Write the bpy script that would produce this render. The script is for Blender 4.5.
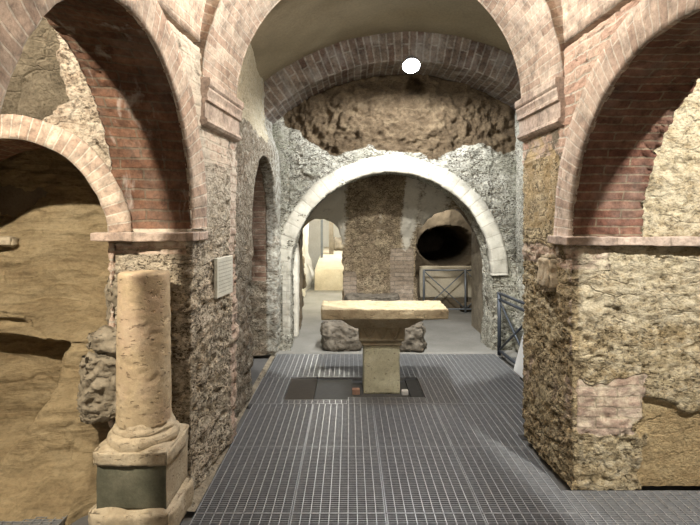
import bpy, math, random
import numpy as np
from math import pi, sin, cos, sqrt

random.seed(7)
scene = bpy.context.scene
for o in list(bpy.data.objects):
    bpy.data.objects.remove(o)
COL = scene.collection

# ------------------------------------------------------------------ camera
cam_data = bpy.data.cameras.new('camera')
cam = bpy.data.objects.new('camera', cam_data)
COL.objects.link(cam)
cam.location = (0, 0, 1.55)
cam.rotation_euler = (pi / 2, 0, 0)
cam_data.sensor_width = 36
cam_data.lens = 36 * 505 / 700
cam_data.shift_y = -42.5 / 700
cam_data.clip_start = 0.02
scene.camera = cam

# ------------------------------------------------------------------ world, exposure
world = bpy.data.worlds.new('world')
scene.world = world
world.use_nodes = True
world.node_tree.nodes['Background'].inputs[0].default_value = (0.9, 0.85, 0.75, 1)
world.node_tree.nodes['Background'].inputs[1].default_value = 0.02
vs = scene.view_settings
vs.view_transform = 'Standard'
vs.look = 'None'
vs.gamma = 1
vs.use_curve_mapping = False
vs.exposure = 0.55


def lamp(name, kind, loc, target, power, color, size=0.1, angle=120, blend=0.5):
    d = bpy.data.lights.new(name, kind)
    d.energy = power
    d.color = color
    if kind == 'SPOT':
        d.spot_size = math.radians(angle)
        d.spot_blend = blend
        d.shadow_soft_size = size
    elif kind == 'AREA':
        d.shape = 'DISK'
        d.size = size
    else:
        d.shadow_soft_size = size
    o = bpy.data.objects.new(name, d)
    COL.objects.link(o)
    o.location = loc
    if target:
        from mathutils import Vector
        o.rotation_euler = (Vector(target) - Vector(loc)).to_track_quat('-Z', 'Y').to_euler()
    return o


# floodlight under the crown of the far brick arch (its housing is built below)
lamp('floodlight_beam', 'SPOT', (0.63, 5.13, 3.03), (0.6, 5.6, 0.6), 165, (0.97, 0.985, 1.0), 0.06, 168, 0.35)
# work lights of the two side bays, the nave, the altar and the passages behind, plus added fill lamps
lamp('left_bay_light', 'SPOT', (-1.9, 0.55, 3.05), (-1.8, 3.0, 0.5), 540, (1.0, 0.89, 0.72), 0.04, 110, 0.4)
lamp('right_bay_light', 'SPOT', (2.1, 0.7, 3.3), (1.65, 2.9, 0.9), 560, (1.0, 0.95, 0.86), 0.04, 120, 0.4)
lamp('nave_light', 'POINT', (0.2, 2.74, 3.25), None, 100, (1.0, 0.95, 0.87), 0.06)
lamp('altar_light', 'SPOT', (0.5, 3.75, 3.1), (0.45, 5.95, 0.75), 350, (1.0, 0.97, 0.90), 0.04, 56, 0.15)
lamp('rear_fill_light', 'POINT', (0.3, -2.3, 2.4), None, 60, (1.0, 0.94, 0.86), 0.25)  # added fill lamp behind the camera, lifts the dim lower areas
lamp('passage_light', 'POINT', (-0.35, 9.6, 1.75), None, 60, (1.0, 0.95, 0.82), 0.08)
lamp('far_room_light', 'POINT', (-0.2, 13.2, 2.3), None, 120, (0.98, 0.97, 0.95), 0.1)
lamp('recess_fill_light', 'POINT', (1.5, 8.55, 1.72), None, 16, (1.0, 0.95, 0.85), 0.05)  # added lamp, out of view, to brighten the coffin front


# ------------------------------------------------------------------ numpy noise
def _h(i, j, k, seed):
    with np.errstate(over='ignore'):
        x = (i.astype(np.int64) * 374761393 + j.astype(np.int64) * 668265263 + k.astype(np.int64) * 2147483647 + seed * 974711) & 0xFFFFFFFF
        x = ((x ^ (x >> 13)) * 1274126177) & 0xFFFFFFFF
        x = ((x ^ (x >> 16)) * 2246822519) & 0xFFFFFFFF
        x = x ^ (x >> 15)
    return (x & 0xFFFFFF) / float(0x1000000)


def vnoise(P, seed=0):
    F = np.floor(P)
    f = P - F
    f = f * f * f * (f * (f * 6 - 15) + 10)
    I = F.astype(np.int64)
    i, j, k = I[:, 0], I[:, 1], I[:, 2]
    r = 0
    for a in (0, 1):
        wa = f[:, 0] if a else 1 - f[:, 0]
        for b in (0, 1):
            wb = f[:, 1] if b else 1 - f[:, 1]
            for c in (0, 1):
                wc = f[:, 2] if c else 1 - f[:, 2]
                r = r + wa * wb * wc * _h(i + a, j + b, k + c, seed)
    return r * 2 - 1


def fbm(P, octaves=4, seed=0, gain=0.5):
    r, amp, tot = 0, 1.0, 0
    Q = np.array(P, float)
    for o in range(octaves):
        r = r + amp * vnoise(Q + 17.3 * o, seed + o)
        tot += amp
        amp *= gain
        Q = Q * 2.03
    return r / tot * 1.6


def worley(P, seed=0):
    I = np.floor(P).astype(np.int64)
    n = len(P)
    F1 = np.full(n, 9.0)
    F2 = np.full(n, 9.0)
    R = np.zeros(n)
    for a in (-1, 0, 1):
        for b in (-1, 0, 1):
            for c in (-1, 0, 1):
                i, j, k = I[:, 0] + a, I[:, 1] + b, I[:, 2] + c
                q = np.stack([i + _h(i, j, k, seed + 1), j + _h(i, j, k, seed + 2), k + _h(i, j, k, seed + 3)], 1)
                d = np.sqrt(((q - P) ** 2).sum(1))
                rr = _h(i, j, k, seed + 4)
                near = d < F1
                F2 = np.where(near, F1, np.minimum(F2, d))
                R = np.where(near, rr, R)
                F1 = np.where(near, d, F1)
    return F1, F2, R


def sstep(a, b, x):
    t = np.clip((x - a) / (b - a), 0, 1)
    return t * t * (3 - 2 * t)


# ------------------------------------------------------------------ mesh builder
class Sheet:
    """collects grid patches, welds them, displaces them along their normals and links ONE mesh object"""

    def __init__(self):
        self.V, self.Q, self.UV, self.M = [], [], [], []
        self.n = 0
        self.inv = False

    def grid(self, pts, uv, mat=0, flip=False):
        pts = np.asarray(pts, float)
        a, b = pts.shape[:2]
        idx = np.arange(a * b).reshape(a, b) + self.n
        q = np.stack([idx[:-1, :-1], idx[1:, :-1], idx[1:, 1:], idx[:-1, 1:]], -1).reshape(-1, 4)
        if flip != self.inv:
            q = q[:, ::-1]
            # uv order follows the vertex ids, so nothing else changes
        self.V.append(pts.reshape(-1, 3))
        self.UV.append(np.asarray(uv, float).reshape(-1, 2))
        self.Q.append(q)
        self.M.append(np.full(len(q), mat))
        self.n += a * b

    def box(self, lo, hi, mat=0, res=None):
        lo, hi = np.array(lo, float), np.array(hi, float)
        for ax in range(3):
            u, v = [(1, 2), (2, 0), (0, 1)][ax]
            nu = 2 if not res else max(2, int((hi[u] - lo[u]) / res) + 2)
            nv = 2 if not res else max(2, int((hi[v] - lo[v]) / res) + 2)
            U, W = np.meshgrid(np.linspace(lo[u], hi[u], nu), np.linspace(lo[v], hi[v], nv), indexing='ij')
            for side in (0, 1):
                p = np.zeros((nu, nv, 3))
                p[..., u] = U
                p[..., v] = W
                p[..., ax] = hi[ax] if side else lo[ax]
                self.grid(p, np.stack([U, W], -1) if ax != 0 else np.stack([U, W], -1), mat, flip=not side)

    def lathe(self, prof, nseg=48, mat=0, cx=0, cy=0):
        prof = np.array(prof, float)
        th = np.linspace(0, 2 * pi, nseg + 1)
        p = np.zeros((nseg + 1, len(prof), 3))
        p[..., 0] = cx + np.cos(th)[:, None] * prof[None, :, 0]
        p[..., 1] = cy + np.sin(th)[:, None] * prof[None, :, 0]
        p[..., 2] = prof[None, :, 1]
        u = np.repeat(th[:, None] * 0.15, len(prof), 1)
        v = np.repeat(prof[None, :, 1], nseg + 1, 0)
        self.grid(p, np.stack([u, v], -1), mat)

    def build(self, name, mats, parent=None, disp=None, attrs=None, smooth=True, kind=None, weld=True):
        V = np.concatenate(self.V)
        UV = np.concatenate(self.UV)
        Q = np.concatenate(self.Q)
        M = np.concatenate(self.M)
        uvl = UV[Q.reshape(-1)]
        if weld:
            key = np.round(V * 5000).astype(np.int64)
            _, first, inv = np.unique(key, axis=0, return_index=True, return_inverse=True)
            V = V[first]
            Q = inv.reshape(-1)[Q]
        # drop degenerate corners (quads collapsed to triangles stay as quads only if 4 distinct)
        S = np.sort(Q, 1)
        good = (S[:, 0] != S[:, 1]) & (S[:, 1] != S[:, 2]) & (S[:, 2] != S[:, 3])
        uvl = uvl.reshape(-1, 4, 2)
        tri, tuv, tm = [], [], []
        for f, uvq, m in zip(Q[~good], uvl[~good], M[~good]):
            seen, ff, uu = set(), [], []
            for a, b in zip(f, uvq):
                if a not in seen:
                    seen.add(a)
                    ff.append(a)
                    uu.append(b)
            if len(ff) == 3:
                tri.append(ff)
                tuv.append(uu)
                tm.append(m)
        Q, uvl, M = Q[good], uvl[good], M[good]
        if disp is not None:
            n = np.cross(V[Q[:, 2]] - V[Q[:, 0]], V[Q[:, 3]] - V[Q[:, 1]])
            N = np.zeros_like(V)
            for c in range(4):
                np.add.at(N, Q[:, c], n)
            N /= np.linalg.norm(N, axis=1, keepdims=True) + 1e-12
            d = disp(V, N)
            V0 = V
            V = V + (N * d[:, None] if d.ndim == 1 else d)
        else:
            V0 = V
        me = bpy.data.meshes.new(name)
        me.vertices.add(len(V))
        me.vertices.foreach_set('co', V.astype(np.float32).reshape(-1))
        nq, nt = len(Q), len(tri)
        loops = np.concatenate([Q.reshape(-1)] + ([np.array(tri).reshape(-1)] if nt else []))
        me.loops.add(len(loops))
        me.loops.foreach_set('vertex_index', loops.astype(np.int32))
        me.polygons.add(nq + nt)
        starts = np.concatenate([np.arange(nq) * 4, nq * 4 + np.arange(nt) * 3])
        me.polygons.foreach_set('loop_start', starts.astype(np.int32))
        me.polygons.foreach_set('material_index', np.concatenate([M, np.array(tm, int)]).astype(np.int32))
        me.polygons.foreach_set('use_smooth', np.full(nq + nt, smooth))
        me.update(calc_edges=True)
        uvs = np.concatenate([uvl.reshape(-1, 2)] + ([np.array(tuv).reshape(-1, 2)] if nt else []))
        lay = me.uv_layers.new(name='UVMap')
        lay.data.foreach_set('uv', uvs.astype(np.float32).reshape(-1))
        if attrs:
            for an, arr in attrs(V0, V).items():
                at = me.attributes.new(an, 'FLOAT_COLOR', 'POINT')
                buf = np.ones((len(V), 4), np.float32)
                buf[:, :3] = arr
                at.data.foreach_set('color', buf.reshape(-1))
        me.validate()
        for m in (mats if isinstance(mats, (list, tuple)) else [mats]):
            me.materials.append(m)
        o = bpy.data.objects.new(name, me)
        COL.objects.link(o)
        if parent:
            o.parent = parent
        if kind:
            o['kind'] = kind
        return o


def tag(o, label, cat, group=None):
    o['label'] = label
    o['category'] = cat
    if group:
        o['group'] = group
    return o


def empty(name, loc, label, cat, group=None, rz=0):
    o = bpy.data.objects.new(name, None)
    COL.objects.link(o)
    o.location = loc
    o.rotation_euler = (0, 0, rz)
    o.empty_display_size = 0.1
    return tag(o, label, cat, group)


def soften(o, w=0.01, seg=2):
    b = o.modifiers.new('bevel', 'BEVEL')
    b.width = w
    b.segments = seg
    b.limit_method = 'ANGLE'
    b.angle_limit = math.radians(40)
    return o


# ------------------------------------------------------------------ node helpers
class NT:
    def __init__(self, name):
        self.m = bpy.data.materials.new(name)
        self.m.use_nodes = True
        self.t = self.m.node_tree
        self.bsdf = self.t.nodes['Principled BSDF']

    def n(self, typ, props=None, **ins):
        nd = self.t.nodes.new(typ)
        for k, v in (props or {}).items():
            setattr(nd, k, v)
        for k, v in ins.items():
            k2 = k.replace('_', ' ')
            sock = nd.inputs[int(k[1:])] if k[0] == 'i' and k[1:].isdigit() else nd.inputs[k2]
            self.put(sock, v)
        return nd

    def put(self, sock, v):
        if isinstance(v, bpy.types.NodeSocket):
            self.t.links.new(v, sock)
        elif isinstance(v, (tuple, list)) and len(v) == 3 and sock.type == 'RGBA':
            sock.default_value = (*v, 1)
        else:
            sock.default_value = v

    def coord(self, scale=(1, 1, 1), which='Object', warp=0, wscale=3):
        c = self.n('ShaderNodeTexCoord').outputs[which]
        if warp:
            nz = self.n('ShaderNodeTexNoise', Vector=c, Scale=wscale, Detail=3.0).outputs['Color']
            s = self.n('ShaderNodeVectorMath', {'operation': 'SUBTRACT'}, i0=nz, i1=(0.5, 0.5, 0.5)).outputs[0]
            s = self.n('ShaderNodeVectorMath', {'operation': 'SCALE'}, i0=s, Scale=warp).outputs[0]
            c = self.n('ShaderNodeVectorMath', {'operation': 'ADD'}, i0=c, i1=s).outputs[0]
        return self.n('ShaderNodeMapping', Vector=c, Scale=scale).outputs[0]

    def noise(self, vec, scale, detail=6.0, rough=0.6, out='Fac'):
        return self.n('ShaderNodeTexNoise', Vector=vec, Scale=scale, Detail=detail, Roughness=rough).outputs[out]

    def ramp(self, fac, stops, interp='LINEAR'):
        r = self.n('ShaderNodeValToRGB', Fac=fac)
        cr = r.color_ramp
        cr.interpolation = interp
        while len(cr.elements) < len(stops):
            cr.elements.new(0.5)
        for e, (p, c) in zip(cr.elements, stops):
            e.position = p
            e.color = (*c, 1) if isinstance(c, (tuple, list)) else (c, c, c, 1)
        return r.outputs[0]

    def mix(self, a, b, fac, mode='MIX'):
        nd = self.n('ShaderNodeMix', {'data_type': 'RGBA', 'blend_type': mode})
        self.put(nd.inputs[0], fac)
        self.put(nd.inputs[6], a)
        self.put(nd.inputs[7], b)
        return nd.outputs[2]

    def math(self, op, a, b=0.0, clamp=False):
        nd = self.n('ShaderNodeMath', {'operation': op, 'use_clamp': clamp}, i0=a, i1=b)
        return nd.outputs[0]

    def attr(self, name):
        a = self.n('ShaderNodeAttribute', {'attribute_name': name}).outputs['Color']
        s = self.n('ShaderNodeSeparateColor', Color=a)
        return s.outputs

    def finish(self, color, rough=0.9, height=None, bump=0.5, dist=0.02, metal=0.0, spec=0.3):
        b = self.bsdf
        self.put(b.inputs['Base Color'], color)
        self.put(b.inputs['Roughness'], rough)
        self.put(b.inputs['Metallic'], metal)
        self.put(b.inputs['Specular IOR Level'], spec)
        if height is not None:
            bp = self.n('ShaderNodeBump', Strength=bump, Distance=dist, Height=height)
            self.t.links.new(bp.outputs[0], b.inputs['Normal'])
        return self.m


def brick_layer(t, c1, c2, mortar, bw=0.27, rh=0.055, ms=0.009, which='UV', warp=0.02):
    uv = t.coord((1, 1, 1), which, warp, 5)
    b = t.n('ShaderNodeTexBrick', {'offset': 0.5}, Vector=uv, Color1=c1, Color2=c2, Mortar=mortar, Scale=1.0,
            Mortar_Size=ms, Mortar_Smooth=0.25, Bias=0.0, Brick_Width=bw, Row_Height=rh)
    return b.outputs['Color'], b.outputs['Fac']


def brick_mat(name, c1, c2, mortar, lime=(0.6, 0.56, 0.5), lime_amt=0.35, bw=0.27, rh=0.055, ms=0.009, streak=0.0, bump=0.7):
    t = NT(name)
    col, fac = brick_layer(t, c1, c2, mortar, bw, rh, ms)
    o = t.coord()
    v = t.noise(o, 9, 8, 0.65)
    col = t.mix(col, t.ramp(v, [(0.3, 0.35), (0.7, 1.4)]), 0.85, 'MULTIPLY')
    g = t.noise(t.coord((1, 1, 1), warp=0.05, wscale=12), 38, 6, 0.7)
    col = t.mix(col, t.ramp(g, [(0.32, 0.45), (0.5, 1.0), (0.7, 1.35)]), 0.7, 'MULTIPLY')
    l = t.ramp(t.noise(o, 3.2, 8, 0.68), [(0.5, 0.0), (0.72, 1.0)])
    col = t.mix(col, lime, t.math('MULTIPLY', l, lime_amt))
    if streak:
        s = t.ramp(t.noise(t.coord((5, 5, 0.9), warp=0.25, wscale=2), 1.6, 6, 0.6), [(0.56, 0.0), (0.75, 1.0)])
        col = t.mix(col, (0.62, 0.60, 0.56), t.math('MULTIPLY', s, streak))
    fine = t.noise(o, 60, 6, 0.7)
    h = t.math('ADD', t.math('MULTIPLY', fac, -0.8), t.math('MULTIPLY', fine, 0.5))
    h = t.math('ADD', h, t.math('MULTIPLY', v, 0.6))
    return t.finish(col, 0.92, h, bump, 0.012)


def masonry_mat(name, stones, mortar, bricks, brick_mortar, earth, lime, rh=0.06, bw=0.26, bump=0.8, pits=0.5, fine_scale=38, floor_g=0.15):
    """rubble whose stones come from the mesh's own relief ('cell': random, joint), with brick (r), earth (g) and lime (b) areas from 'mask'"""
    t = NT(name)
    o = t.coord()
    cell = t.attr('cell')
    mask = t.attr('mask')
    base = t.ramp(cell[0], [(i / (len(stones) - 1), c) for i, c in enumerate(stones)])
    big = t.noise(o, 2.3, 6, 0.6)
    mid = t.noise(t.coord((1, 1, 1.5), warp=0.1), 14, 10, 0.72)
    base = t.mix(base, t.ramp(big, [(0.3, stones[0]), (0.7, stones[-1])]), 0.4)
    base = t.mix(base, mortar, t.math('MULTIPLY', t.ramp(cell[1], [(0.0, 1.0), (0.22, 0.0)]), 0.75))
    base = t.mix(base, t.ramp(mid, [(0.3, 0.35), (0.52, 0.95), (0.72, 1.5)]), 0.8, 'MULTIPLY')
    grain = t.noise(t.coord((1, 1, 1.5), warp=0.06, wscale=15), 42, 8, 0.75)
    base = t.mix(base, t.ramp(grain, [(0.36, floor_g), (0.46, 0.85 + 0.15 * floor_g), (0.66, 1.5)]), 0.85, 'MULTIPLY')
    pv = t.noise(t.coord((1, 1, 1.7), warp=0.03, wscale=20), 48, 3, 0.6)
    pm = t.math('MULTIPLY', t.ramp(pv, [(0.54, 0.0), (0.585, 1.0)]), t.ramp(t.noise(o, 6.5, 4, 0.6), [(0.36, 0.0), (0.52, 1.0)]))
    base = t.mix(base, (0.06, 0.042, 0.024), t.math('MULTIPLY', pm, 0.85))
    ck = t.n('ShaderNodeTexVoronoi', {'feature': 'DISTANCE_TO_EDGE'}, Vector=t.coord((3.6, 3.6, 10), warp=0.14, wscale=5), Scale=1.0).outputs['Distance']
    cm = t.math('MULTIPLY', t.ramp(ck, [(0.0, 1.0), (0.05, 0.0)]), t.ramp(t.noise(o, 3.1, 4, 0.6), [(0.45, 0.0), (0.58, 1.0)]))
    base = t.mix(base, (0.11, 0.08, 0.05), t.math('MULTIPLY', cm, 0.8))
    bc, bf = brick_layer(t, bricks[0], bricks[1], brick_mortar, bw, rh, 0.006, warp=0.045)
    bc = t.mix(bc, t.ramp(grain, [(0.34, 0.5), (0.48, 1.0), (0.7, 1.3)]), 0.7, 'MULTIPLY')
    bc = t.mix(bc, t.ramp(mid, [(0.3, 0.55), (0.7, 1.3)]), 0.7, 'MULTIPLY')
    edge_noise = t.noise(o, 7, 6, 0.65)
    wob = t.math('MULTIPLY', t.math('SUBTRACT', edge_noise, 0.5), 1.1)
    mr = t.ramp(t.math('ADD', mask[0], wob), [(0.42, 0.0), (0.58, 1.0)])
    col = t.mix(base, bc, mr)
    ec = t.ramp(t.noise(t.coord((1, 1, 2.0), warp=0.15), 5, 10, 0.62), [(0.25, earth[0]), (0.5, earth[1]), (0.75, earth[2])])
    mg = t.ramp(t.math('ADD', mask[1], wob), [(0.45, 0.0), (0.55, 1.0)])
    ec = t.mix(ec, t.ramp(grain, [(0.34, 0.35), (0.48, 0.95), (0.7, 1.4)]), 0.75, 'MULTIPLY')
    col = t.mix(col, ec, mg)
    lm = t.ramp(t.math('ADD', t.math('MULTIPLY', mask[2], 0.75), t.math('MULTIPLY', t.math('SUBTRACT', mid, 0.5), 1.6)), [(0.25, 0.0), (0.6, 1.0)])
    col = t.mix(col, lime, t.math('MULTIPLY', lm, 0.85))
    vor = t.n('ShaderNodeTexVoronoi', {'feature': 'F1'}, Vector=t.coord((1, 1, 1.5), warp=0.08, wscale=9), Scale=fine_scale).outputs['Distance']
    fine = t.noise(o, 75, 8, 0.75)
    h = t.math('ADD', t.math('MULTIPLY', mid, 1.0), t.math('MULTIPLY', fine, 0.35))
    h = t.math('ADD', h, t.math('MULTIPLY', grain, 0.9))
    h = t.math('SUBTRACT', h, t.math('MULTIPLY', pm, 0.9))
    h = t.math('SUBTRACT', h, t.math('MULTIPLY', cm, 0.6))
    h = t.math('ADD', h, t.math('MULTIPLY', t.math('MINIMUM', vor, 0.45), pits))
    hb = t.math('ADD', t.math('MULTIPLY', bf, -0.7), t.math('MULTIPLY', fine, 0.4))
    hm = t.n('ShaderNodeMix', {'data_type': 'FLOAT'})
    t.put(hm.inputs[0], mr)
    t.put(hm.inputs[2], h)
    t.put(hm.inputs[3], hb)
    return t.finish(col, 0.95, hm.outputs[0], bump, 0.025, spec=0.2)


def stone_mat(name, stops, scale=4, bump=0.5, fine=60, pit=0.0, pit_scale=30, pit_col=None, rough=0.9, stretch=(1, 1, 1), stain=None, spec=0.3):
    t = NT(name)
    o = t.coord(stretch, warp=0.1)
    a = t.noise(o, scale, 10, 0.65)
    col = t.ramp(a, stops)
    f = t.noise(t.coord(), fine, 8, 0.7)
    col = t.mix(col, t.ramp(f, [(0.3, 0.7), (0.7, 1.2)]), 0.6, 'MULTIPLY')
    h = t.math('ADD', t.math('MULTIPLY', a, 0.8), t.math('MULTIPLY', f, 0.5))
    if pit:
        v = t.noise(t.coord((1, 1, 1.8)), pit_scale, 4, 0.55)
        pm = t.ramp(v, [(0.60, 0.0), (0.68, 1.0)])
        if pit_col:
            col = t.mix(col, pit_col, t.math('MULTIPLY', pm, pit))
        h = t.math('SUBTRACT', h, t.math('MULTIPLY', pm, 0.9))
    if stain:
        s = t.ramp(t.noise(t.coord((1, 1, 1)), stain[1], 6, 0.6), [(0.48, 0.0), (0.64, 1.0)])
        col = t.mix(col, stain[0], t.math('MULTIPLY', s, stain[2]))
    return t.finish(col, rough, h, bump, 0.015, spec=spec)


def plain_mat(name, col, rough=0.5, metal=0.0, noise=0.2, spec=0.4):
    t = NT(name)
    f = t.noise(t.coord(), 25, 6, 0.6)
    c = t.mix(col, t.ramp(f, [(0.3, 0.6), (0.7, 1.3)]), noise, 'MULTIPLY')
    return t.finish(c, rough, f, 0.1, 0.003, metal, spec)


def glow_mat(name, col, strength):
    t = NT(name)
    t.put(t.bsdf.inputs['Base Color'], col)
    t.put(t.bsdf.inputs['Emission Color'], col)
    t.bsdf.inputs['Emission Strength'].default_value = strength
    return t.m


# ------------------------------------------------------------------ materials
MORTAR = (0.34, 0.275, 0.205)
PINK1, PINK2 = (0.40, 0.285, 0.22), (0.50, 0.40, 0.325)
M_BRICK_PALE = brick_mat('pale_brick', (0.42, 0.32, 0.25), (0.50, 0.41, 0.33), (0.50, 0.43, 0.35), lime=(0.58, 0.52, 0.43), lime_amt=0.55, ms=0.006)
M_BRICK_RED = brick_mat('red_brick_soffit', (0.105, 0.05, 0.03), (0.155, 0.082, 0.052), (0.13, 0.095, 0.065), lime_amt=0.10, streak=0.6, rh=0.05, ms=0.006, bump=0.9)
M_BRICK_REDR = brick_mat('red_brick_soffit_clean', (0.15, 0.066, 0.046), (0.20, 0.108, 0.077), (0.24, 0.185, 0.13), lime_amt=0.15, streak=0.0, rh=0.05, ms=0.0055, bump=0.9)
M_BRICK_RING = brick_mat('pink_ring_brick', (0.36, 0.26, 0.20), (0.48, 0.395, 0.32), (0.53, 0.47, 0.395), lime=(0.60, 0.53, 0.45), lime_amt=0.6, bw=0.30, rh=0.050, ms=0.0045, bump=0.9)
M_BRICK_FAR = brick_mat('far_ring_brick', (0.09, 0.055, 0.04), (0.17, 0.135, 0.105), (0.22, 0.195, 0.165), lime=(0.36, 0.35, 0.33), lime_amt=0.5, bw=0.36, rh=0.075, ms=0.010)
M_TRIM = brick_mat('terracotta_trim', (0.36, 0.275, 0.225), (0.44, 0.36, 0.30), (0.30, 0.24, 0.19), lime=(0.52, 0.46, 0.39), lime_amt=0.5, bw=0.33, rh=0.3, ms=0.006, bump=0.5)

M_PIER_R = masonry_mat('tufa_rubble_right', [(0.34, 0.26, 0.14), (0.48, 0.39, 0.235), (0.57, 0.49, 0.32), (0.43, 0.34, 0.20), (0.52, 0.42, 0.265)], (0.42, 0.34, 0.21),
                       (PINK1, PINK2), MORTAR, ((0.30, 0.215, 0.11), (0.41, 0.31, 0.17), (0.49, 0.385, 0.22)), (0.62, 0.56, 0.42))
M_PIER_L = masonry_mat('grey_rubble_left', [(0.36, 0.295, 0.20), (0.49, 0.425, 0.32), (0.58, 0.52, 0.42), (0.42, 0.365, 0.27), (0.53, 0.44, 0.34)], (0.50, 0.44, 0.34),
                       (PINK1, PINK2), MORTAR, ((0.20, 0.16, 0.11), (0.30, 0.25, 0.18), (0.38, 0.33, 0.25)), (0.56, 0.52, 0.44), floor_g=0.38)
M_SPANDREL = masonry_mat('pale_brick_wall', [(0.40, 0.31, 0.23), (0.52, 0.44, 0.34), (0.58, 0.50, 0.40), (0.46, 0.35, 0.26)], (0.50, 0.43, 0.33),
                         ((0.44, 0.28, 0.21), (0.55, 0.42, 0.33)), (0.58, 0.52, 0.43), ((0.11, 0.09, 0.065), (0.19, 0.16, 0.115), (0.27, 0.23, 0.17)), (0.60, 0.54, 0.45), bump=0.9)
M_LIME_WALL = masonry_mat('lime_stained_rock', [(0.36, 0.35, 0.28), (0.56, 0.54, 0.46), (0.70, 0.68, 0.59), (0.46, 0.45, 0.37)], (0.50, 0.48, 0.40),
                          (PINK1, PINK2), MORTAR, ((0.07, 0.047, 0.025), (0.13, 0.092, 0.054), (0.22, 0.165, 0.10)), (0.17, 0.18, 0.12), bump=1.0, floor_g=0.5)
M_INNER = masonry_mat('inner_tufa', [(0.32, 0.25, 0.165), (0.40, 0.32, 0.21), (0.46, 0.38, 0.26)], (0.26, 0.20, 0.14),
                      ((0.30, 0.24, 0.18), (0.40, 0.33, 0.26)), (0.26, 0.22, 0.17), ((0.18, 0.14, 0.10), (0.24, 0.19, 0.13), (0.30, 0.24, 0.17)), (0.70, 0.67, 0.58), bump=0.6)
M_CHAMBER = masonry_mat('dark_chamber_rubble', [(0.16, 0.12, 0.085), (0.28, 0.24, 0.18), (0.36, 0.32, 0.25), (0.22, 0.17, 0.12)], (0.30, 0.27, 0.21),
                        ((0.17, 0.105, 0.075), (0.24, 0.17, 0.125)), (0.24, 0.20, 0.15), ((0.42, 0.36, 0.25), (0.48, 0.42, 0.30), (0.53, 0.47, 0.35)), (0.52, 0.52, 0.46), bump=0.7)
t = NT('golden_tufa')
_o = t.coord()
_a = t.noise(t.coord((1, 1, 2.2), warp=0.2, wscale=2), 2.6, 10, 0.68)
_st = t.noise(t.coord((1.5, 1.5, 14), warp=0.12, wscale=2.5), 1.6, 9, 0.7)
_g = t.noise(t.coord((1, 1, 1.6)), 34, 9, 0.76)
_c = t.ramp(_a, [(0.28, (0.21, 0.15, 0.085)), (0.5, (0.31, 0.24, 0.14)), (0.72, (0.41, 0.33, 0.205))])
_c = t.mix(_c, t.ramp(_st, [(0.34, 0.6), (0.5, 1.0), (0.68, 1.25)]), 0.7, 'MULTIPLY')
_c = t.mix(_c, t.ramp(_g, [(0.32, 0.5), (0.5, 1.0), (0.7, 1.3)]), 0.6, 'MULTIPLY')
_hh = t.math('ADD', t.math('MULTIPLY', _st, 1.1), t.math('MULTIPLY', _g, 0.6))
M_TUFA = t.finish(_c, 0.95, t.math("ADD", _hh, t.math('MULTIPLY', _a, 0.8)), 1.0, 0.03, spec=0.15)
M_VAULT = stone_mat('vault_plaster', [(0.25, (0.21, 0.17, 0.11)), (0.55, (0.27, 0.225, 0.15)), (0.8, (0.33, 0.28, 0.195))], 1.2, 0.15, 40)
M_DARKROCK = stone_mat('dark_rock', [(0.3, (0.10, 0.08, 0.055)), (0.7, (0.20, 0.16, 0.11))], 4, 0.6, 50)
M_COLUMN = stone_mat('travertine', [(0.25, (0.29, 0.215, 0.13)), (0.5, (0.40, 0.315, 0.20)), (0.75, (0.50, 0.42, 0.30))], 3.5, 0.7, 60, pit=0.6, pit_scale=26, pit_col=(0.22, 0.16, 0.10), stain=((0.42, 0.30, 0.22), 5, 0.5))
M_MOSS = stone_mat('green_dark_marble', [(0.25, (0.06, 0.06, 0.042)), (0.5, (0.10, 0.10, 0.07)), (0.8, (0.18, 0.17, 0.125))], 6, 0.4, 70)
M_PLINTH = stone_mat('weathered_plinth', [(0.25, (0.27, 0.21, 0.135)), (0.5, (0.40, 0.335, 0.235)), (0.8, (0.51, 0.445, 0.34))], 5, 0.7, 60, pit=0.4, pit_col=(0.25, 0.20, 0.14))
M_ALTAR = stone_mat('yellow_altar_stone', [(0.25, (0.50, 0.48, 0.32)), (0.5, (0.66, 0.64, 0.46)), (0.8, (0.76, 0.74, 0.58))], 7, 0.7, 70, pit=0.7, pit_scale=38, pit_col=(0.22, 0.18, 0.11))
M_SLAB = stone_mat('altar_slab_stone', [(0.25, (0.27, 0.205, 0.125)), (0.5, (0.43, 0.35, 0.225)), (0.8, (0.54, 0.46, 0.32))], 8, 0.8, 60, pit=0.6, pit_scale=45, pit_col=(0.24, 0.18, 0.11))
M_ALTARDARK = stone_mat('brown_altar_stone', [(0.25, (0.22, 0.17, 0.11)), (0.5, (0.34, 0.28, 0.18)), (0.8, (0.42, 0.36, 0.25))], 8, 0.8, 60)
M_BLOCK = stone_mat('rough_block', [(0.25, (0.09, 0.075, 0.055)), (0.5, (0.19, 0.165, 0.13)), (0.8, (0.32, 0.285, 0.23))], 9, 1.0, 50, pit=0.6, pit_scale=20, pit_col=(0.07, 0.06, 0.045))
M_GREYROCK = stone_mat('grey_rock', [(0.25, (0.13, 0.105, 0.072)), (0.5, (0.24, 0.205, 0.15)), (0.8, (0.36, 0.315, 0.24))], 8, 1.0, 45, pit=0.6, pit_scale=24, pit_col=(0.14, 0.12, 0.09))
M_CONCRETE = stone_mat('concrete_path', [(0.25, (0.16, 0.155, 0.14)), (0.5, (0.235, 0.23, 0.21)), (0.8, (0.30, 0.295, 0.275))], 1.5, 0.15, 60, rough=0.8)
M_PALEWALL = stone_mat('pale_passage_plaster', [(0.25, (0.62, 0.58, 0.48)), (0.6, (0.74, 0.71, 0.62)), (0.8, (0.80, 0.78, 0.70))], 3, 0.4, 40)
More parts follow.
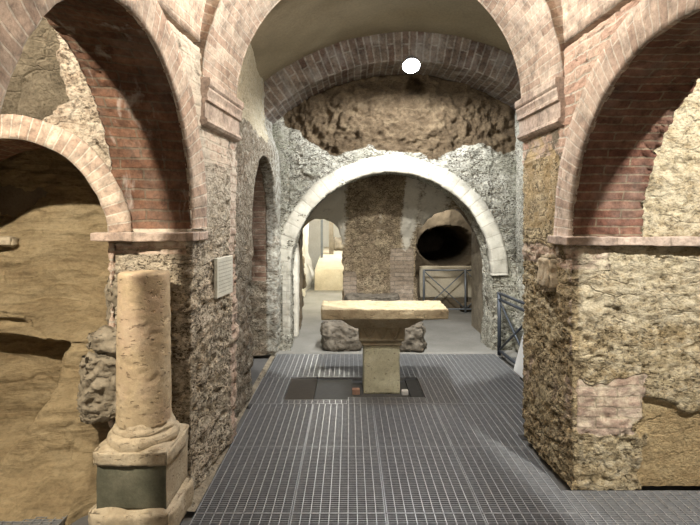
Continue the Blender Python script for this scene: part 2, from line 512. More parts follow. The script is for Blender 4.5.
M_SAND = stone_mat('pale_sandstone', [(0.25, (0.44, 0.38, 0.27)), (0.5, (0.56, 0.50, 0.38)), (0.8, (0.64, 0.59, 0.47))], 4, 0.5, 50)
M_STEEL = plain_mat('galvanised_steel', (0.36, 0.37, 0.385), 0.42, 0.5, 0.5)
M_PLATE = plain_mat('dark_plate', (0.045, 0.045, 0.047), 0.65, 0.0, 0.4)
M_PIT = plain_mat('pit_bed', (0.10, 0.098, 0.095), 0.9, 0, 0.3)
M_RAIL = plain_mat('grey_rail_paint', (0.20, 0.22, 0.24), 0.5, 0.4, 0.3)
M_RAILDARK = plain_mat('dark_rail_paint', (0.06, 0.07, 0.085), 0.5, 0.3, 0.3)
M_WHITE = plain_mat('white_board', (0.82, 0.82, 0.80), 0.6, 0, 0.05)
M_PLAQUE = stone_mat('plaque_marble', [(0.25, (0.44, 0.44, 0.38)), (0.6, (0.55, 0.55, 0.48)), (0.8, (0.62, 0.62, 0.55))], 14, 0.2, 80)
M_LETTER = plain_mat('carved_letters', (0.33, 0.33, 0.28), 0.9, 0, 0.1)
M_LAMP = plain_mat('lamp_housing', (0.25, 0.25, 0.26), 0.4, 0.6, 0.2)
M_GLOW = glow_mat('lamp_lens', (0.90, 0.96, 1.0), 40)
M_REDBRICK = plain_mat('loose_brick', (0.42, 0.26, 0.19), 0.9, 0, 0.5)


# ------------------------------------------------------------------ relief functions
def rubble(scale=(5, 5, 14), stone=0.014, big=0.015, fine=0.010, seed=3, brick_mask=None, smooth_mask=None, pit=0.018):
    sc = np.array(scale, float)

    def cells(V):
        W = V + 0.06 * np.stack([fbm(V * 5, 3, 40), fbm(V * 5, 3, 41), 0.5 * fbm(V * 5, 3, 42)], 1)
        return worley(W * sc, seed)

    def disp(V, N):
        F1, F2, R = cells(V)
        e = sstep(0.0, 0.16, F2 - F1)
        d = stone * (e - 0.85 + 1.1 * (R - 0.5))
        d += big * fbm(V * 2.2, 3, seed + 9)
        d += fine * fbm(V * np.array([18, 18, 28]), 5, seed + 15, 0.75)
        d -= pit * sstep(0.3, 0.75, fbm(V * np.array([26, 26, 40]), 3, seed + 31, 0.6))
        k = np.ones(len(V))
        if brick_mask is not None:
            k *= 1 - 0.75 * np.clip(brick_mask(V), 0, 1)
        if smooth_mask is not None:
            k *= 1 - 0.7 * np.clip(smooth_mask(V), 0, 1)
        return d * k
    return disp, cells


def attr_fn(cells, mask):
    def f(V0, V):
        F1, F2, R = cells(V0)
        return {'cell': np.stack([R, F2 - F1, F1], 1), 'mask': mask(V0)}
    return f


# ------------------------------------------------------------------ wall with an arched opening
def arch_wall(sh, P, s0, s1, z0, z1, T, op, res, mats=(0, 0, 0, 0), back=True, back_far=True):
    """P(s,t,z); opening op=(sc,a,b,zc) at the front and op2 the same or wider at the back. mats: front, soffit, jamb, rest.
       fine: resolution for the stretches s>fine_from (visible ones)"""
    (sc, a, b, zc) = op[:4]
    a2, b2 = (op[4], op[5]) if len(op) > 4 else (a, b)
    m_front, m_soff, m_jamb, m_rest = mats

    def st(z):
        return np.array(z)

    n_lo = max(3, int((zc - z0) / res))
    n_hi = max(3, int((z1 - zc) / res))
    nth = max(16, int(pi * (a + b) / 2 / res))
    nT = max(3, int(T / res))
    zlo = np.linspace(z0, zc, n_lo)
    zhi = np.linspace(zc, z1, n_hi)

    def face(t, aa, bb, mat, flip, far=True):
        for (p, q) in ((s0, sc - aa), (sc + aa, s1)):
            if q - p < 1e-4 or (p > sc and not far):
                continue
            ns = max(3, int((q - p) / res))
            ss = np.linspace(p, q, ns)
            for zz in (zlo, zhi):
                S, Z = np.meshgrid(ss, zz, indexing='ij')
                sh.grid(P(S, t + 0 * S, Z), np.stack([S, Z], -1), mat, flip)
        th = np.linspace(pi, 0, nth)
        S = sc + aa * np.cos(th)
        Za = zc + bb * np.sin(th)
        w = np.linspace(0, 1, n_hi)
        S2 = np.repeat(S[:, None], n_hi, 1)
        Z2 = Za[:, None] * (1 - w) + z1 * w
        sh.grid(P(S2, t + 0 * S2, Z2), np.stack([S2, Z2], -1), mat, flip)

    face(0.0, a, b, m_front, False)
    if back:
        face(T, a2, b2, m_rest, True, back_far)
    tt = np.linspace(0, 1, nT)
    th = np.linspace(pi, 0, nth)
    A = a + (a2 - a) * tt[None, :]
    B = b + (b2 - b) * tt[None, :]
    S = sc + A * np.cos(th)[:, None]
    Z = zc + B * np.sin(th)[:, None]
    Tm = np.repeat(tt[None, :] * T, nth, 0)
    arc = np.repeat((np.linspace(0, 1, nth) * pi * (a + b) / 2)[:, None], nT, 1)
    sh.grid(P(S, Tm, Z), np.stack([Tm, arc], -1), m_soff, True)
    for sgn in (-1, 1):
        Tm, Z = np.meshgrid(tt, zlo, indexing='ij')
        S = sc + sgn * (a + (a2 - a) * Tm)
        sh.grid(P(S, Tm * T, Z), np.stack([Tm * T, Z], -1), m_jamb, sgn > 0)
    for s, fl in ((s0, True), (s1, False)):
        for zz in (zlo, zhi):
            Tm, Z = np.meshgrid(tt * T, zz, indexing='ij')
            sh.grid(P(s + 0 * Tm, Tm, Z), np.stack([Tm, Z], -1), m_rest, fl)
    # top
    Sx = np.concatenate([np.linspace(s0, sc - a, 4), sc + a * np.cos(np.linspace(pi, 0, nth))[1:-1], np.linspace(sc + a, s1, 4)])
    S, Tm = np.meshgrid(Sx, tt * T, indexing='ij')
    sh.grid(P(S, Tm, z1 + 0 * S), np.stack([S, Tm], -1), m_rest, False)


def ring_band(sh, P, sc, zc, a, b, w, t0, t1, th0, th1, res=0.03, mat=0, mat_s=None):
    """band of voussoirs: ellipse a,b widened by w, from depth t0 (front) to t1"""
    n = max(12, int(abs(th1 - th0) * (a + b) / 2 / res))
    nr = max(3, int(w / res) + 1)
    th = np.linspace(th0, th1, n)
    rr = np.linspace(0, w, nr)

    def pt(TH, R, T):
        return P(sc + (a + R) * np.cos(TH), T, zc + (b + R) * np.sin(TH))
    TH, R = np.meshgrid(th, rr, indexing='ij')
    arc = TH * (a + b) / 2
    sh.grid(pt(TH, R, t0 + 0 * R), np.stack([R, arc], -1), mat, True)
    sh.grid(pt(TH, R, t1 + 0 * R), np.stack([R, arc], -1), mat, False)
    nt = max(2, int(abs(t1 - t0) / res) + 1)
    tt = np.linspace(t0, t1, nt)
    TH, T = np.meshgrid(th, tt, indexing='ij')
    arc = TH * (a + b) / 2
    sh.grid(pt(TH, 0 * T, T), np.stack([T, arc], -1), mat if mat_s is None else mat_s, False)
    sh.grid(pt(TH, w + 0 * T, T), np.stack([T, arc], -1), mat, True)
    for e, fl in ((th0, False), (th1, True)):
        R2, T2 = np.meshgrid(rr, tt, indexing='ij')
        sh.grid(pt(e + 0 * R2, R2, T2), np.stack([R2, T2], -1), mat, fl)


def small_rough(amp, freq, seed=5, octv=4):
    return lambda V, N: amp * fbm(V * freq, octv, seed, 0.6)


def stack(*c):
    return np.stack(np.broadcast_arrays(*c), -1)


def wl(y):
    return -1.171 + 0.096 * y


def wr(y):
    return 1.42 - 0.05 * y


PL = lambda s, t, z: stack(wl(s) - t, s, z)
PR = lambda s, t, z: stack(wr(s) + t, s, z)

# ================================================================== THE SETTING
# ---- left nave wall with its arch and far pier
LA = (2.13, 0.72, 0.96, 1.5, 0.79, 1.03)


def mask_wall_left(V):
    x, y, z = V.T
    inner = sstep(0.02, 0.06, -(x - wl(y)))           # behind the nave face
    ell = np.sqrt(((y - LA[0]) / LA[1]) ** 2 + ((z - LA[3]) / LA[2]) ** 2)
    soff = ((y < 2.87) & (z > 1.5)).astype(float)
    r = np.where(z > 1.9, 0.62, 0.0)
    r = np.where((x < wl(y) - 0.02) & (z > 1.35), 1.0, r)
    r = np.maximum(r, np.where((y > 3.52) & (z < 1.9), 0.75, 0))
    g = np.where((z > 1.5) & (y > 2.9) & (y < 3.02), 0.6, 0.0)
    b = 0.45 * sstep(0.9, 2.0, z) + 0.15 + 0.3 * sstep(3.3, 2.9, y) * (z > 1.4)
    return np.stack([r, g, b], 1)


bm_l = lambda V: mask_wall_left(V)[:, 0]
disp_l, cell_l = rubble((5, 5, 14), 0.014, 0.015, 0.012, 3, brick_mask=lambda V: np.where(V[:, 2] > 1.45, 0.8, 0.0))
sh = Sheet()
arch_wall(sh, PL, 0.9, 3.65, 0.0, 2.56, 0.47, LA, 0.015, (0, 1, 2, 2))
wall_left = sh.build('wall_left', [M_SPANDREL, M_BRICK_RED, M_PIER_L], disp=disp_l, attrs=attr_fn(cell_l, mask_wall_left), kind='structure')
# below the springing the pier face is grey rubble
me = wall_left.data
ctr = np.zeros(len(me.polygons) * 3)
me.polygons.foreach_get('center', ctr)
ctr = ctr.reshape(-1, 3)
mi = np.zeros(len(me.polygons), np.int32)
me.polygons.foreach_get('material_index', mi)
mi[(mi == 0) & (ctr[:, 2] < 1.95 + 0.12 * np.sin(ctr[:, 1] * 9)) & (ctr[:, 1] > 2.85)] = 2
me.polygons.foreach_set('material_index', mi)

sh = Sheet()
ring_band(sh, PL, LA[0], LA[3], LA[1], LA[2], 0.20, -0.016, 0.008, 0.0, pi, 0.03)
sh.build('arch_ring', M_BRICK_RING, wall_left, small_rough(0.006, 9))

# ---- right nave wall and, flush with its far pier, the end wall of the right bay
RA = (2.005, 0.89, 0.90, 1.45)
RES_R = 0.0125


def mask_wall_right(V):
    x, y, z = V.T
    face = x < wr(y) + 0.03
    bay = (x > wr(y) + 0.39) & (y > 2.8)
    nz = 0.07 * fbm(V * 5, 3, 44)
    zb, xb = z + nz, x + 1.2 * nz
    r = np.where(z > 1.95, 0.66, 0.0)
    r = np.where(face & (z > 1.5) & (z < 1.95), 0.1, r)
    r = np.where(~face & (z > 1.45), 1.0, r)
    r = np.where(bay & (z > 1.45), 0.12, r)
    r = np.maximum(r, sstep(0.06, 0.0, np.abs(zb - 0.50) - 0.13) * np.where(face, 0.4, 0.85) * np.where(xb < 1.70, 1.0, 0.2))
    r = np.maximum(r, sstep(0.05, 0.0, np.abs(z - 1.33) - 0.05) * sstep(1.55, 1.45, x) * 0.62)
    g = np.where(face & (z > 1.5) & (y > 3.05), 0.5, 0.0)
    edge = 0.52 + 0.04 * np.sin(x * 9)
    patch = sstep(0.03, -0.03, zb - edge) * sstep(1.66, 1.71, x + 1.3 * nz) * sstep(3.0, 2.95, x) * (y > 2.8)
    g = np.maximum(g, patch)
    r = np.where(patch > 0.3, 0, r)
    b = 0.25 + 0.2 * sstep(0.9, 1.0, z) * (z < 1.4) + np.where(~face, 0.18, -0.1) - 0.3 * patch + 0.2 * bay * (z > 1.45)
    return np.stack([r, g, b], 1)


disp_r0, cell_r = rubble((4, 4, 11), 0.009, 0.012, 0.012, 23, pit=0.02, brick_mask=lambda V: np.where((V[:, 2] > 1.43) & (V[:, 0] < 1.66), 0.8, 0.55 * sstep(0.06, 0.0, np.abs(V[:, 2] - 0.53) - 0.12)))


def disp_r(V, N):
    g = mask_wall_right(V)[:, 1] * (V[:, 0] > 1.66)
    return disp_r0(V, N) * (1 - 0.75 * g) - 0.045 * g


sh = Sheet()
sh.inv = True
arch_wall(sh, PR, 0.9, 3.62, 0.0, 2.56, 0.40, RA, RES_R, (0, 1, 2, 2), back_far=False)
sh.inv = False
xj = wr(2.895) + 0.40
S, Z = np.meshgrid(np.linspace(xj, 3.3, 110), np.linspace(0, 1.45, max(3, int(1.45 / RES_R))), indexing='ij')
sh.grid(stack(S, 2.895 + 0 * S, Z), np.stack([S, Z], -1), 2)
S, Z = np.meshgrid(np.linspace(xj, 3.3, 110), np.linspace(1.45, 3.6, 130), indexing='ij')
sh.grid(stack(S, 2.895 + 0 * S, Z), np.stack([S, Z], -1), 2)
sh.grid(stack(S, 3.25 + 0 * S, Z), np.stack([S, Z], -1), 2, True)
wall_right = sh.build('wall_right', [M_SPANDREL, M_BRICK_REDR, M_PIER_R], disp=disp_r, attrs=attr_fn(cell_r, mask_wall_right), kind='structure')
me = wall_right.data
ctr = np.zeros(len(me.polygons) * 3)
me.polygons.foreach_get('center', ctr)
ctr = ctr.reshape(-1, 3)
mi = np.zeros(len(me.polygons), np.int32)
me.polygons.foreach_get('material_index', mi)
mi[(mi == 0) & (ctr[:, 2] < 2.0 + 0.1 * np.sin(ctr[:, 1] * 8)) & (ctr[:, 1] > 2.9)] = 2
me.polygons.foreach_set('material_index', mi)
sh = Sheet()
sh.inv = True
ring_band(sh, PR, RA[0], RA[3], RA[1], RA[2], 0.20, -0.018, 0.008, 0.0, pi, 0.03)
sh.build('arch_ring', M_BRICK_RING, wall_right, small_rough(0.006, 9))

# ---- end wall of the left bay with a smaller brick arch before the tufa niche
PB = lambda s, t, z: stack(s, 2.90 + t, z)
NA = (-1.98, 0.60, 0.60, 1.42)


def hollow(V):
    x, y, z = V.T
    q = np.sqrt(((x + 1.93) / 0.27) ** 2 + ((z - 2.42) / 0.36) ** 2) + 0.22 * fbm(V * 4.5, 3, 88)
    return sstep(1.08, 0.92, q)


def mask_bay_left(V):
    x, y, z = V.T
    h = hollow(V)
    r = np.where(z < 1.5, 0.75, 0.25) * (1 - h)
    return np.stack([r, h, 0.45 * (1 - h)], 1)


def disp_bay_l(V, N):
    h = hollow(V)
    x, y, z = V.T
    return disp_l(V, N) * (1 - 0.5 * h) - 0.26 * h + h * (0.20 * sstep(1.0, 0.0, np.sqrt(((x + 1.90) / 0.27) ** 2 + ((z - 2.27) / 0.3) ** 2)) + 0.06 * fbm(V * 6, 4, 89, 0.6))


sh = Sheet()
arch_wall(sh, PB, -3.3, -1.365, 0.0, 3.6, 0.40, NA, 0.024, (0, 1, 0, 0))
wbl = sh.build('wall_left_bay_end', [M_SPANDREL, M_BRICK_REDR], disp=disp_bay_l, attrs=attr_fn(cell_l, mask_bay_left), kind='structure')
sh = Sheet()
ring_band(sh, PB, NA[0], NA[3], NA[1], NA[2], 0.135, -0.02, 0.1, 0.0, pi, 0.03)
sh.build('arch_ring', M_BRICK_RING, wbl, small_rough(0.008, 9))

# ---- tufa rock in the niche
sh = Sheet()
xs = np.linspace(-3.1, -1.30, 190)
zs = np.linspace(-0.06, 2.25, 250)
S, Z = np.meshgrid(xs, zs, indexing='ij')
Pq = np.stack([S.ravel(), 0 * S.ravel(), Z.ravel()], 1)
wob = fbm(Pq * 2.2, 3, 64).reshape(S.shape)
Zw = Z - 0.16 * sstep(0.2, 0.5, Z) + 0.04 * np.sin(S * 2.6 + 0.5) + 0.06 * wob
prof_z = [-0.06, 0.0, 0.06, 0.20, 0.45, 0.66, 0.71, 0.76, 0.95, 1.25, 1.6, 1.9, 2.3]
prof_y = [2.74, 2.80, 2.93, 3.10, 3.18, 3.20, 3.27, 3.44, 3.52, 3.60, 3.70, 3.66, 3.45]
Y = np.interp(Zw, prof_z, prof_y)
crack = sstep(-2.03, -2.2, S)
Y = Y + crack * (0.12 * np.exp(-((Zw - 0.70) / 0.028) ** 2) - 0.10 * np.exp(-((Zw - 0.77) / 0.04) ** 2))
edge_s = -1.80 - 0.28 * sstep(0.55, 0.0, Z) + 0.05 * wob          # scooped hollow left of a steep rib
scoop = sstep(0.03, -0.10, S - edge_s) * sstep(-2.75, -2.3, S) * sstep(0.68, 0.58, Zw) * sstep(0.0, 0.2, Z)
Y = Y + 0.32 * scoop
rib = sstep(-0.02, 0.05, S - edge_s) * sstep(-1.36, -1.5, S) * sstep(0.62, 0.35, Z)
Y = Y - 0.17 * rib
sh.grid(stack(S, Y, Z), np.stack([S, Z], -1), 0)


def disp_rock(V, N):
    w = 0.25 * fbm(V * 1.8, 3, 8)[:, None]
    layer = fbm((V + w * 0.3) * np.array([1.2, 1.2, 9.0]), 4, 61)
    cr = np.abs(fbm((V + w * 0.4) * np.array([1.5, 1.5, 3.5]), 3, 66))
    d = 0.05 * fbm(V * np.array([2, 2, 3.0]), 4, 62) + 0.020 * layer - 0.012 * sstep(0.06, 0.0, cr)
    d += 0.008 * fbm(V * 22, 4, 63, 0.65)
    edge = sstep(-1.36, -1.44, V[:, 0])
    return d * edge


sh.build('niche_rock_wall', M_TUFA, disp=disp_rock, kind='structure')
sh = Sheet()
n = 40
th = np.linspace(0, pi, n)
TH, T = np.meshgrid(th, np.linspace(3.28, 4.2, 8), indexing='ij')
sh.grid(stack(-2.0 + 0.85 * np.cos(TH), T, 1.42 + 0.85 * np.sin(TH)), np.stack([T, TH], -1), 0, False)
sh.build('niche_vault_ceiling', M_TUFA, disp=small_rough(0.03, 4), kind='structure')

# ---- plain enclosure behind and beside the camera
def slab(name, lo, hi, mat):
    s = Sheet()
    s.box(lo, hi)
    return s.build(name, mat, smooth=False, kind='structure')


slab('wall_left_outer', (-3.5, -3.2, 0), (-3.3, 3.3, 3.6), M_TUFA)
slab('wall_right_outer', (3.3, -3.2, 0), (3.5, 3.3, 3.6), M_TUFA)
slab('wall_behind', (-3.5, -3.4, 0), (3.5, -3.2, 3.9), M_TUFA)
slab('ceiling_left_bay', (-3.5, -3.2, 3.6), (-1.45, 3.3, 3.8), M_VAULT)
slab('ceiling_right_bay', (1.75, -3.2, 3.6), (3.5, 3.3, 3.8), M_VAULT)
sh = Sheet()
for s in (0,):
    yy = np.linspace(-3.2, 0.9, 12)
    for z0, z1 in ((0, 2.56),):
        for t, fl in ((0, False), (0.47, True)):
            S, Z = np.meshgrid(yy, np.linspace(z0, z1, 12), indexing='ij')
            sh.grid(PL(S, t + 0 * S, Z), np.stack([S, Z], -1), 0, fl)
sh.build('wall_left_rear', M_BRICK_PALE, kind='structure')
sh = Sheet()
for t, fl in ((0, True), (0.40, False)):
    S, Z = np.meshgrid(np.linspace(-3.2, 0.9, 12), np.linspace(0, 2.56, 12), indexing='ij')
    sh.grid(PR(S, t + 0 * S, Z), np.stack([S, Z], -1), 0, fl)
sh.build('wall_right_rear', M_BRICK_PALE, kind='structure')

# ---- nave vault (brick barrel springing above a thin open joint) and its haunches
def vault_pt(TH, Y, r_add=0.0):
    xl, xr = wl(Y), wr(Y)
    c, r = (xl + xr) / 2, (xr - xl) / 2
    return stack(c + (r + r_add) * np.cos(TH), Y, 2.60 + (r + r_add) * np.sin(TH))


sh = Sheet()
TH, Y = np.meshgrid(np.linspace(0, pi, 70), np.linspace(-3.2, 3.06, 80), indexing='ij')
sh.grid(vault_pt(TH, Y), np.stack([Y, TH * 1.15], -1), 0, False)
TH2, Y2 = np.meshgrid(np.linspace(0, pi, 70), np.linspace(-3.2, 3.06, 80), indexing='ij')
sh.grid(vault_pt(TH2, Y2, 0.3), np.stack([Y2, TH2 * 1.15], -1), 0, True)
for e in (0.0, pi):
    R, Y3 = np.meshgrid(np.linspace(0, 0.3, 3), np.linspace(-3.2, 3.06, 80), indexing='ij')
    xl, xr = wl(Y3), wr(Y3)
    c, r = (xl + xr) / 2, (xr - xl) / 2
    sh.grid(stack(c + (r + R) * cos(e), Y3, 2.60 + 0 * R), np.stack([Y3, R], -1), 0, e < 1)
sh.build('ceiling_nave_vault', M_BRICK_PALE, disp=small_rough(0.008, 6), kind='structure')
sh = Sheet()
for f, sg in ((wl, -1), (wr, 1)):
    for t0, t1, za, zb in ((0.06, 0.45, 2.50, 2.62), (0.28, 0.40, 2.5, 3.65)):
        Y, Z = np.meshgrid(np.linspace(-3.2, 3.62, 10), np.linspace(za, zb, 4), indexing='ij')
        for t, fl in ((t0, sg > 0), (t1, sg < 0)):
            sh.grid(stack(f(Y) + sg * t, Y, Z), np.stack([Y, Z], -1), 0, fl)
sh.build('wall_haunches', M_BRICK_PALE, kind='structure', smooth=False)

# ---- transverse arch over the passage, on moulded imposts
def tarch(TH, Y, w=0.0):
    xl, xr = wl(Y) + 0.012, wr(Y) - 0.012
    c, r = (xl + xr) / 2, (xr - xl) / 2
    return stack(c + (r + w) * np.cos(TH), Y, 2.39 + (r + w) * np.sin(TH))


sh = Sheet()
n = 110
TH, Y = np.meshgrid(np.linspace(0, pi, n), np.linspace(2.99, 3.62, 20), indexing='ij')
sh.grid(tarch(TH, Y), np.stack([Y, TH * 1.04], -1), 0, False)
sh.grid(tarch(TH, Y, 0.4), np.stack([Y, TH * 1.04], -1), 0, True)
for y, fl in ((2.99, True), (3.62, False)):
    TH, W = np.meshgrid(np.linspace(0, pi, n), np.linspace(0, 0.4, 8), indexing='ij')
    sh.grid(tarch(TH, y + 0 * W, W), np.stack([W, TH * 1.04], -1), 0, not fl)
for e, fl in ((0, True), (pi, False)):
    W, Y = np.meshgrid(np.linspace(0, 0.4, 8), np.linspace(2.99, 3.62, 20), indexing='ij')
    sh.grid(tarch(e + 0 * W, Y, W), np.stack([W, Y], -1), 0, fl)
sh.build('trim_crossing_arch', M_BRICK_RING, disp=small_rough(0.008, 7), kind='structure')
# wall above the crossing arch on the chamber side
sh = Sheet()
TH, W = np.meshgrid(np.linspace(0, pi, 60), np.linspace(0, 1, 6), indexing='ij')
a0 = tarch(TH, 3.61 + 0 * W, 0.05)
b0 = stack(0.55 + 2.0 * np.cos(TH), 3.61 + 0 * TH, 2.39 + 2.0 * np.sin(TH))
sh.grid(a0 + (b0 - a0) * W[..., None], np.stack([TH, W], -1), 0, True)
sh.build('wall_above_crossing', M_VAULT, kind='structure')

# ---- impost mouldings
def impost(name, f, sg, y0, y1):
    prof = [(0.0, 2.395), (0.055, 2.395), (0.058, 2.385), (0.058, 2.355), (0.052, 2.345), (0.046, 2.338), (0.050, 2.325), (0.042, 2.30), (0.040, 2.285),
            (0.043, 2.278), (0.043, 2.262), (0.028, 2.255), (0.026, 2.16), (0.040, 2.152), (0.042, 2.135), (0.030, 2.120), (0.012, 2.112), (-0.03, 2.105), (-0.03, 2.395)]
    prof = np.array(prof + [prof[0]])
    s = Sheet()
    ys = np.linspace(y0, y1, 26)
    Yg = np.repeat(ys[:, None], len(prof), 1)
    Pp = np.repeat(prof[None, :, 0], len(ys), 0)
    Zg = np.repeat(prof[None, :, 1], len(ys), 0)
    s.grid(stack(f(Yg) - sg * Pp, Yg, Zg), np.stack([Yg, Zg], -1), 0, sg < 0)
    for y, fl in ((y0, sg > 0), (y1, sg < 0)):
        k = len(prof) // 2
        P2 = np.zeros((2, len(prof), 3))
        for i in range(len(prof)):
            P2[0, i] = (f(y) - sg * prof[i, 0], y, prof[i, 1])
            P2[1, i] = (f(y) + sg * 0.03, y, prof[i, 1])
        s.grid(P2, np.zeros((2, len(prof), 2)) + prof[None, :, :], 0, fl)
    return s.build(name, M_TRIM, disp=small_rough(0.003, 20), kind='structure', smooth=False)


impost('trim_impost_left', wl, -1, 2.985, 3.64)
impost('trim_impost_right', wr, 1, 2.985, 3.62)

# ---- string ledges at the springing of the side arches
sh = Sheet()
sh.box((-1.44, 2.79, 1.432), (-0.865, 2.90, 1.480), 0, 0.03)
sh.box((-0.90, 2.90, 1.432), (-0.862, 3.07, 1.480), 0, 0.03)
soften(sh.build('trim_ledge_left', M_TRIM, disp=small_rough(0.005, 14), kind='structure', smooth=False), 0.006)
sh = Sheet()
sh.box((1.215, 2.83, 1.405), (3.3, 2.92, 1.455), 0, 0.03)
sh.box((1.215, 2.92, 1.405), (1.27, 3.12, 1.455), 0, 0.03)
soften(sh.build('trim_ledge_right', M_TRIM, disp=small_rough(0.006, 12), kind='structure', smooth=False), 0.006)

# ---- chamber: left wall with a side arch
XC = -0.88
PC = lambda s, t, z: stack(XC + 0.022 * (s - 3.65) - 0.09 * sstep(2.25, 2.6, z) * sstep(4.2, 5.4, s) - t, s, z)
CA = (5.10, 0.66, 0.70, 1.49)


def mask_chamber(V):
    x, y, z = V.T
    g = sstep(2.25, 2.5, z) * sstep(5.9, 5.2, y)
    face = x > XC + 0.022 * (y - 3.65) - 0.13
    r = np.where(~face & (z > 0.85), 0.8, 0.05)
    b = np.where(face, 0.25 + 0.4 * sstep(5.0, 6.0, y), 0.15)
    return np.stack([r, g, b], 1)


disp_c, cell_c = rubble((4, 4, 9), 0.02, 0.022, 0.016, 33, smooth_mask=lambda V: np.maximum(mask_chamber(V)[:, 1], 1.2 * sstep(1.2, 1.4, V[:, 2])))
sh = Sheet()
arch_wall(sh, PC, 3.65, 6.02, 0.0, 3.2, 0.5, CA, 0.03, (0, 1, 0, 0))
sh.build('wall_chamber_left', [M_CHAMBER, M_CHAMBER], disp=disp_c, attrs=attr_fn(cell_c, mask_chamber), kind='structure')
slab('wall_side_room', (-2.6, 3.7, 0), (-2.5, 6.3, 2.6), M_DARKROCK)
slab('ceiling_side_room', (-2.6, 3.7, 2.6), (-1.38, 6.3, 2.7), M_DARKROCK)
slab('wall_side_room_far', (-2.5, 5.85, 0), (-1.38, 6.0, 2.6), M_DARKROCK)
slab('wall_side_room_near', (-2.5, 3.7, 0), (-1.38, 3.85, 2.6), M_DARKROCK)
# right wall of the chamber
sh = Sheet()
Y, Z = np.meshgrid(np.linspace(3.4, 6.02, 70), np.linspace(0, 3.2, 90), indexing='ij')
sh.grid(stack(1.97 + 0 * Y, Y, Z), np.stack([Y, Z], -1), 0, True)
sh.grid(stack(2.3 + 0 * Y, Y, Z), np.stack([Y, Z], -1), 0, False)
m_cr = lambda V: np.stack([0 * V[:, 0], sstep(2.4, 2.6, V[:, 2]) * 0.6, 0.9 + 0 * V[:, 0]], 1)
sh.build('wall_chamber_right', M_LIME_WALL, disp=disp_c, attrs=attr_fn(cell_c, lambda V: np.stack([0 * V[:, 0], 0 * V[:, 0], 0.1 + 0 * V[:, 0]], 1)), kind='structure')
slab('wall_right_pier_back', (1.62, 3.30, 0), (2.3, 3.42, 3.6), M_DARKROCK)
slab('wall_left_pier_back', (-1.45, 3.30, 0), (-1.38, 3.7, 3.6), M_DARKROCK)

# ---- chamber vault (plaster) and the brick ring at its far end
sh = Sheet()
TH, Y = np.meshgrid(np.linspace(math.acos(0.63), pi - math.acos(0.63), 60), np.linspace(3.55, 6.1, 40), indexing='ij')
sh.grid(stack(0.66 + 2.62 * np.cos(TH), Y, 0.98 + 2.62 * np.sin(TH)), np.stack([Y, TH * 2.6], -1), 0, False)
sh.build('ceiling_chamber_vault', M_VAULT, disp=small_rough(0.02, 2.0), kind='structure')
PF = lambda s, t, z: stack(s, 5.5 + t, z)
sh = Sheet()
ring_band(sh, PF, 0.63, 0.99, 2.30, 2.30, 0.34, 0.0, 0.55, math.acos(0.68), pi - math.acos(0.68), 0.035)
sh.build('trim_far_brick_arch', M_BRICK_FAR, disp=small_rough(0.012, 8), kind='structure')

# ---- back wall: pick-marked tufa lunette above, lime-crusted rock with a broad arch below
PW = lambda s, t, z: stack(s, 6.0 + t, z)
BA = (0.487, 1.20, 1.20, 0.92)


def lunette(V):
    x, y, z = V.T
    edge = 2.36 - 0.0 * x + 0.25 * sstep(0.0, -0.8, x) + 0.05 * np.sin(x * 5)
    return sstep(-0.10, 0.10, z - edge + 0.06 * fbm(V * 5, 3, 77)) * sstep(-0.95, -0.6, x + 0.15 * (z - 2.6))


def mask_back(V):
    g = lunette(V)
    x, y, z = V.T
    alg = 0.18 + 0.40 * sstep(-0.3, -0.8, x) * sstep(1.6, 2.4, z) + 0.25 * sstep(1.6, 2.0, x) - 0.2 * sstep(1.5, 1.0, np.abs(x - 0.487)) + 0.1 * sstep(0.8, 0.3, z)
    return np.stack([0 * g, g, alg * (1 - g)], 1)


disp_b0, cell_b = rubble((3.5, 3.5, 5), 0.012, 0.03, 0.016, 53)


def disp_back(V, N):
    g = lunette(V)
    d = disp_b0(V, N)
    F1, F2, R = worley(V * np.array([12, 12, 13]) + 0.5 * fbm(V * 6, 2, 90)[:, None], 91)
    pick = 0.06 * fbm(V * 11, 4, 92, 0.7) + 0.075 * (F1 - 0.5)
    return np.where(np.abs(N[:, 1]) > 0.5, d * (1 - g) * 0.8 + (pick - 0.05) * g, d * 0.7)


sh = Sheet()
arch_wall(sh, PW, -1.35, 2.15, 0.0, 3.72, 0.45, BA, 0.019, (0, 0, 0, 0))
wall_back = sh.build('wall_back', [M_LIME_WALL], disp=disp_back, attrs=attr_fn(cell_b, mask_back), kind='structure')
sh = Sheet()
ring_band(sh, PW, BA[0], BA[3], BA[1], BA[2], 0.19, -0.014, 0.1, -0.02, pi + 0.02, 0.03)
S, Z = np.meshgrid(np.linspace(-0.80, -0.708, 6), np.linspace(0.0, 0.95, 40), indexing='ij')
sh.grid(PW(S, -0.016 + 0 * S, Z), np.stack([S, Z], -1), 0)
Z, T = np.meshgrid(np.linspace(0.0, 0.95, 40), np.linspace(-0.016, 0.1, 5), indexing='ij')
sh.grid(PW(-0.708 + 0 * Z, T, Z), np.stack([T, Z], -1), 0, True)
t = NT('lime_voussoirs')
c, f = brick_layer(t, (0.42, 0.40, 0.34), (0.50, 0.485, 0.42), (0.36, 0.34, 0.29), 0.5, 0.14, 0.006)
oo = t.coord()
c = t.mix(c, (0.26, 0.25, 0.20), t.math('MULTIPLY', t.ramp(t.noise(oo, 6, 8, 0.75), [(0.48, 0.0), (0.68, 1.0)]), 0.8))
M_LIMERING = t.finish(c, 0.9, t.math('SUBTRACT', t.noise(oo, 25, 8, 0.7), t.math('MULTIPLY', f, 0.4)), 0.6, 0.02)
sh.build('arch_ring', M_LIMERING, wall_back, small_rough(0.014, 7))

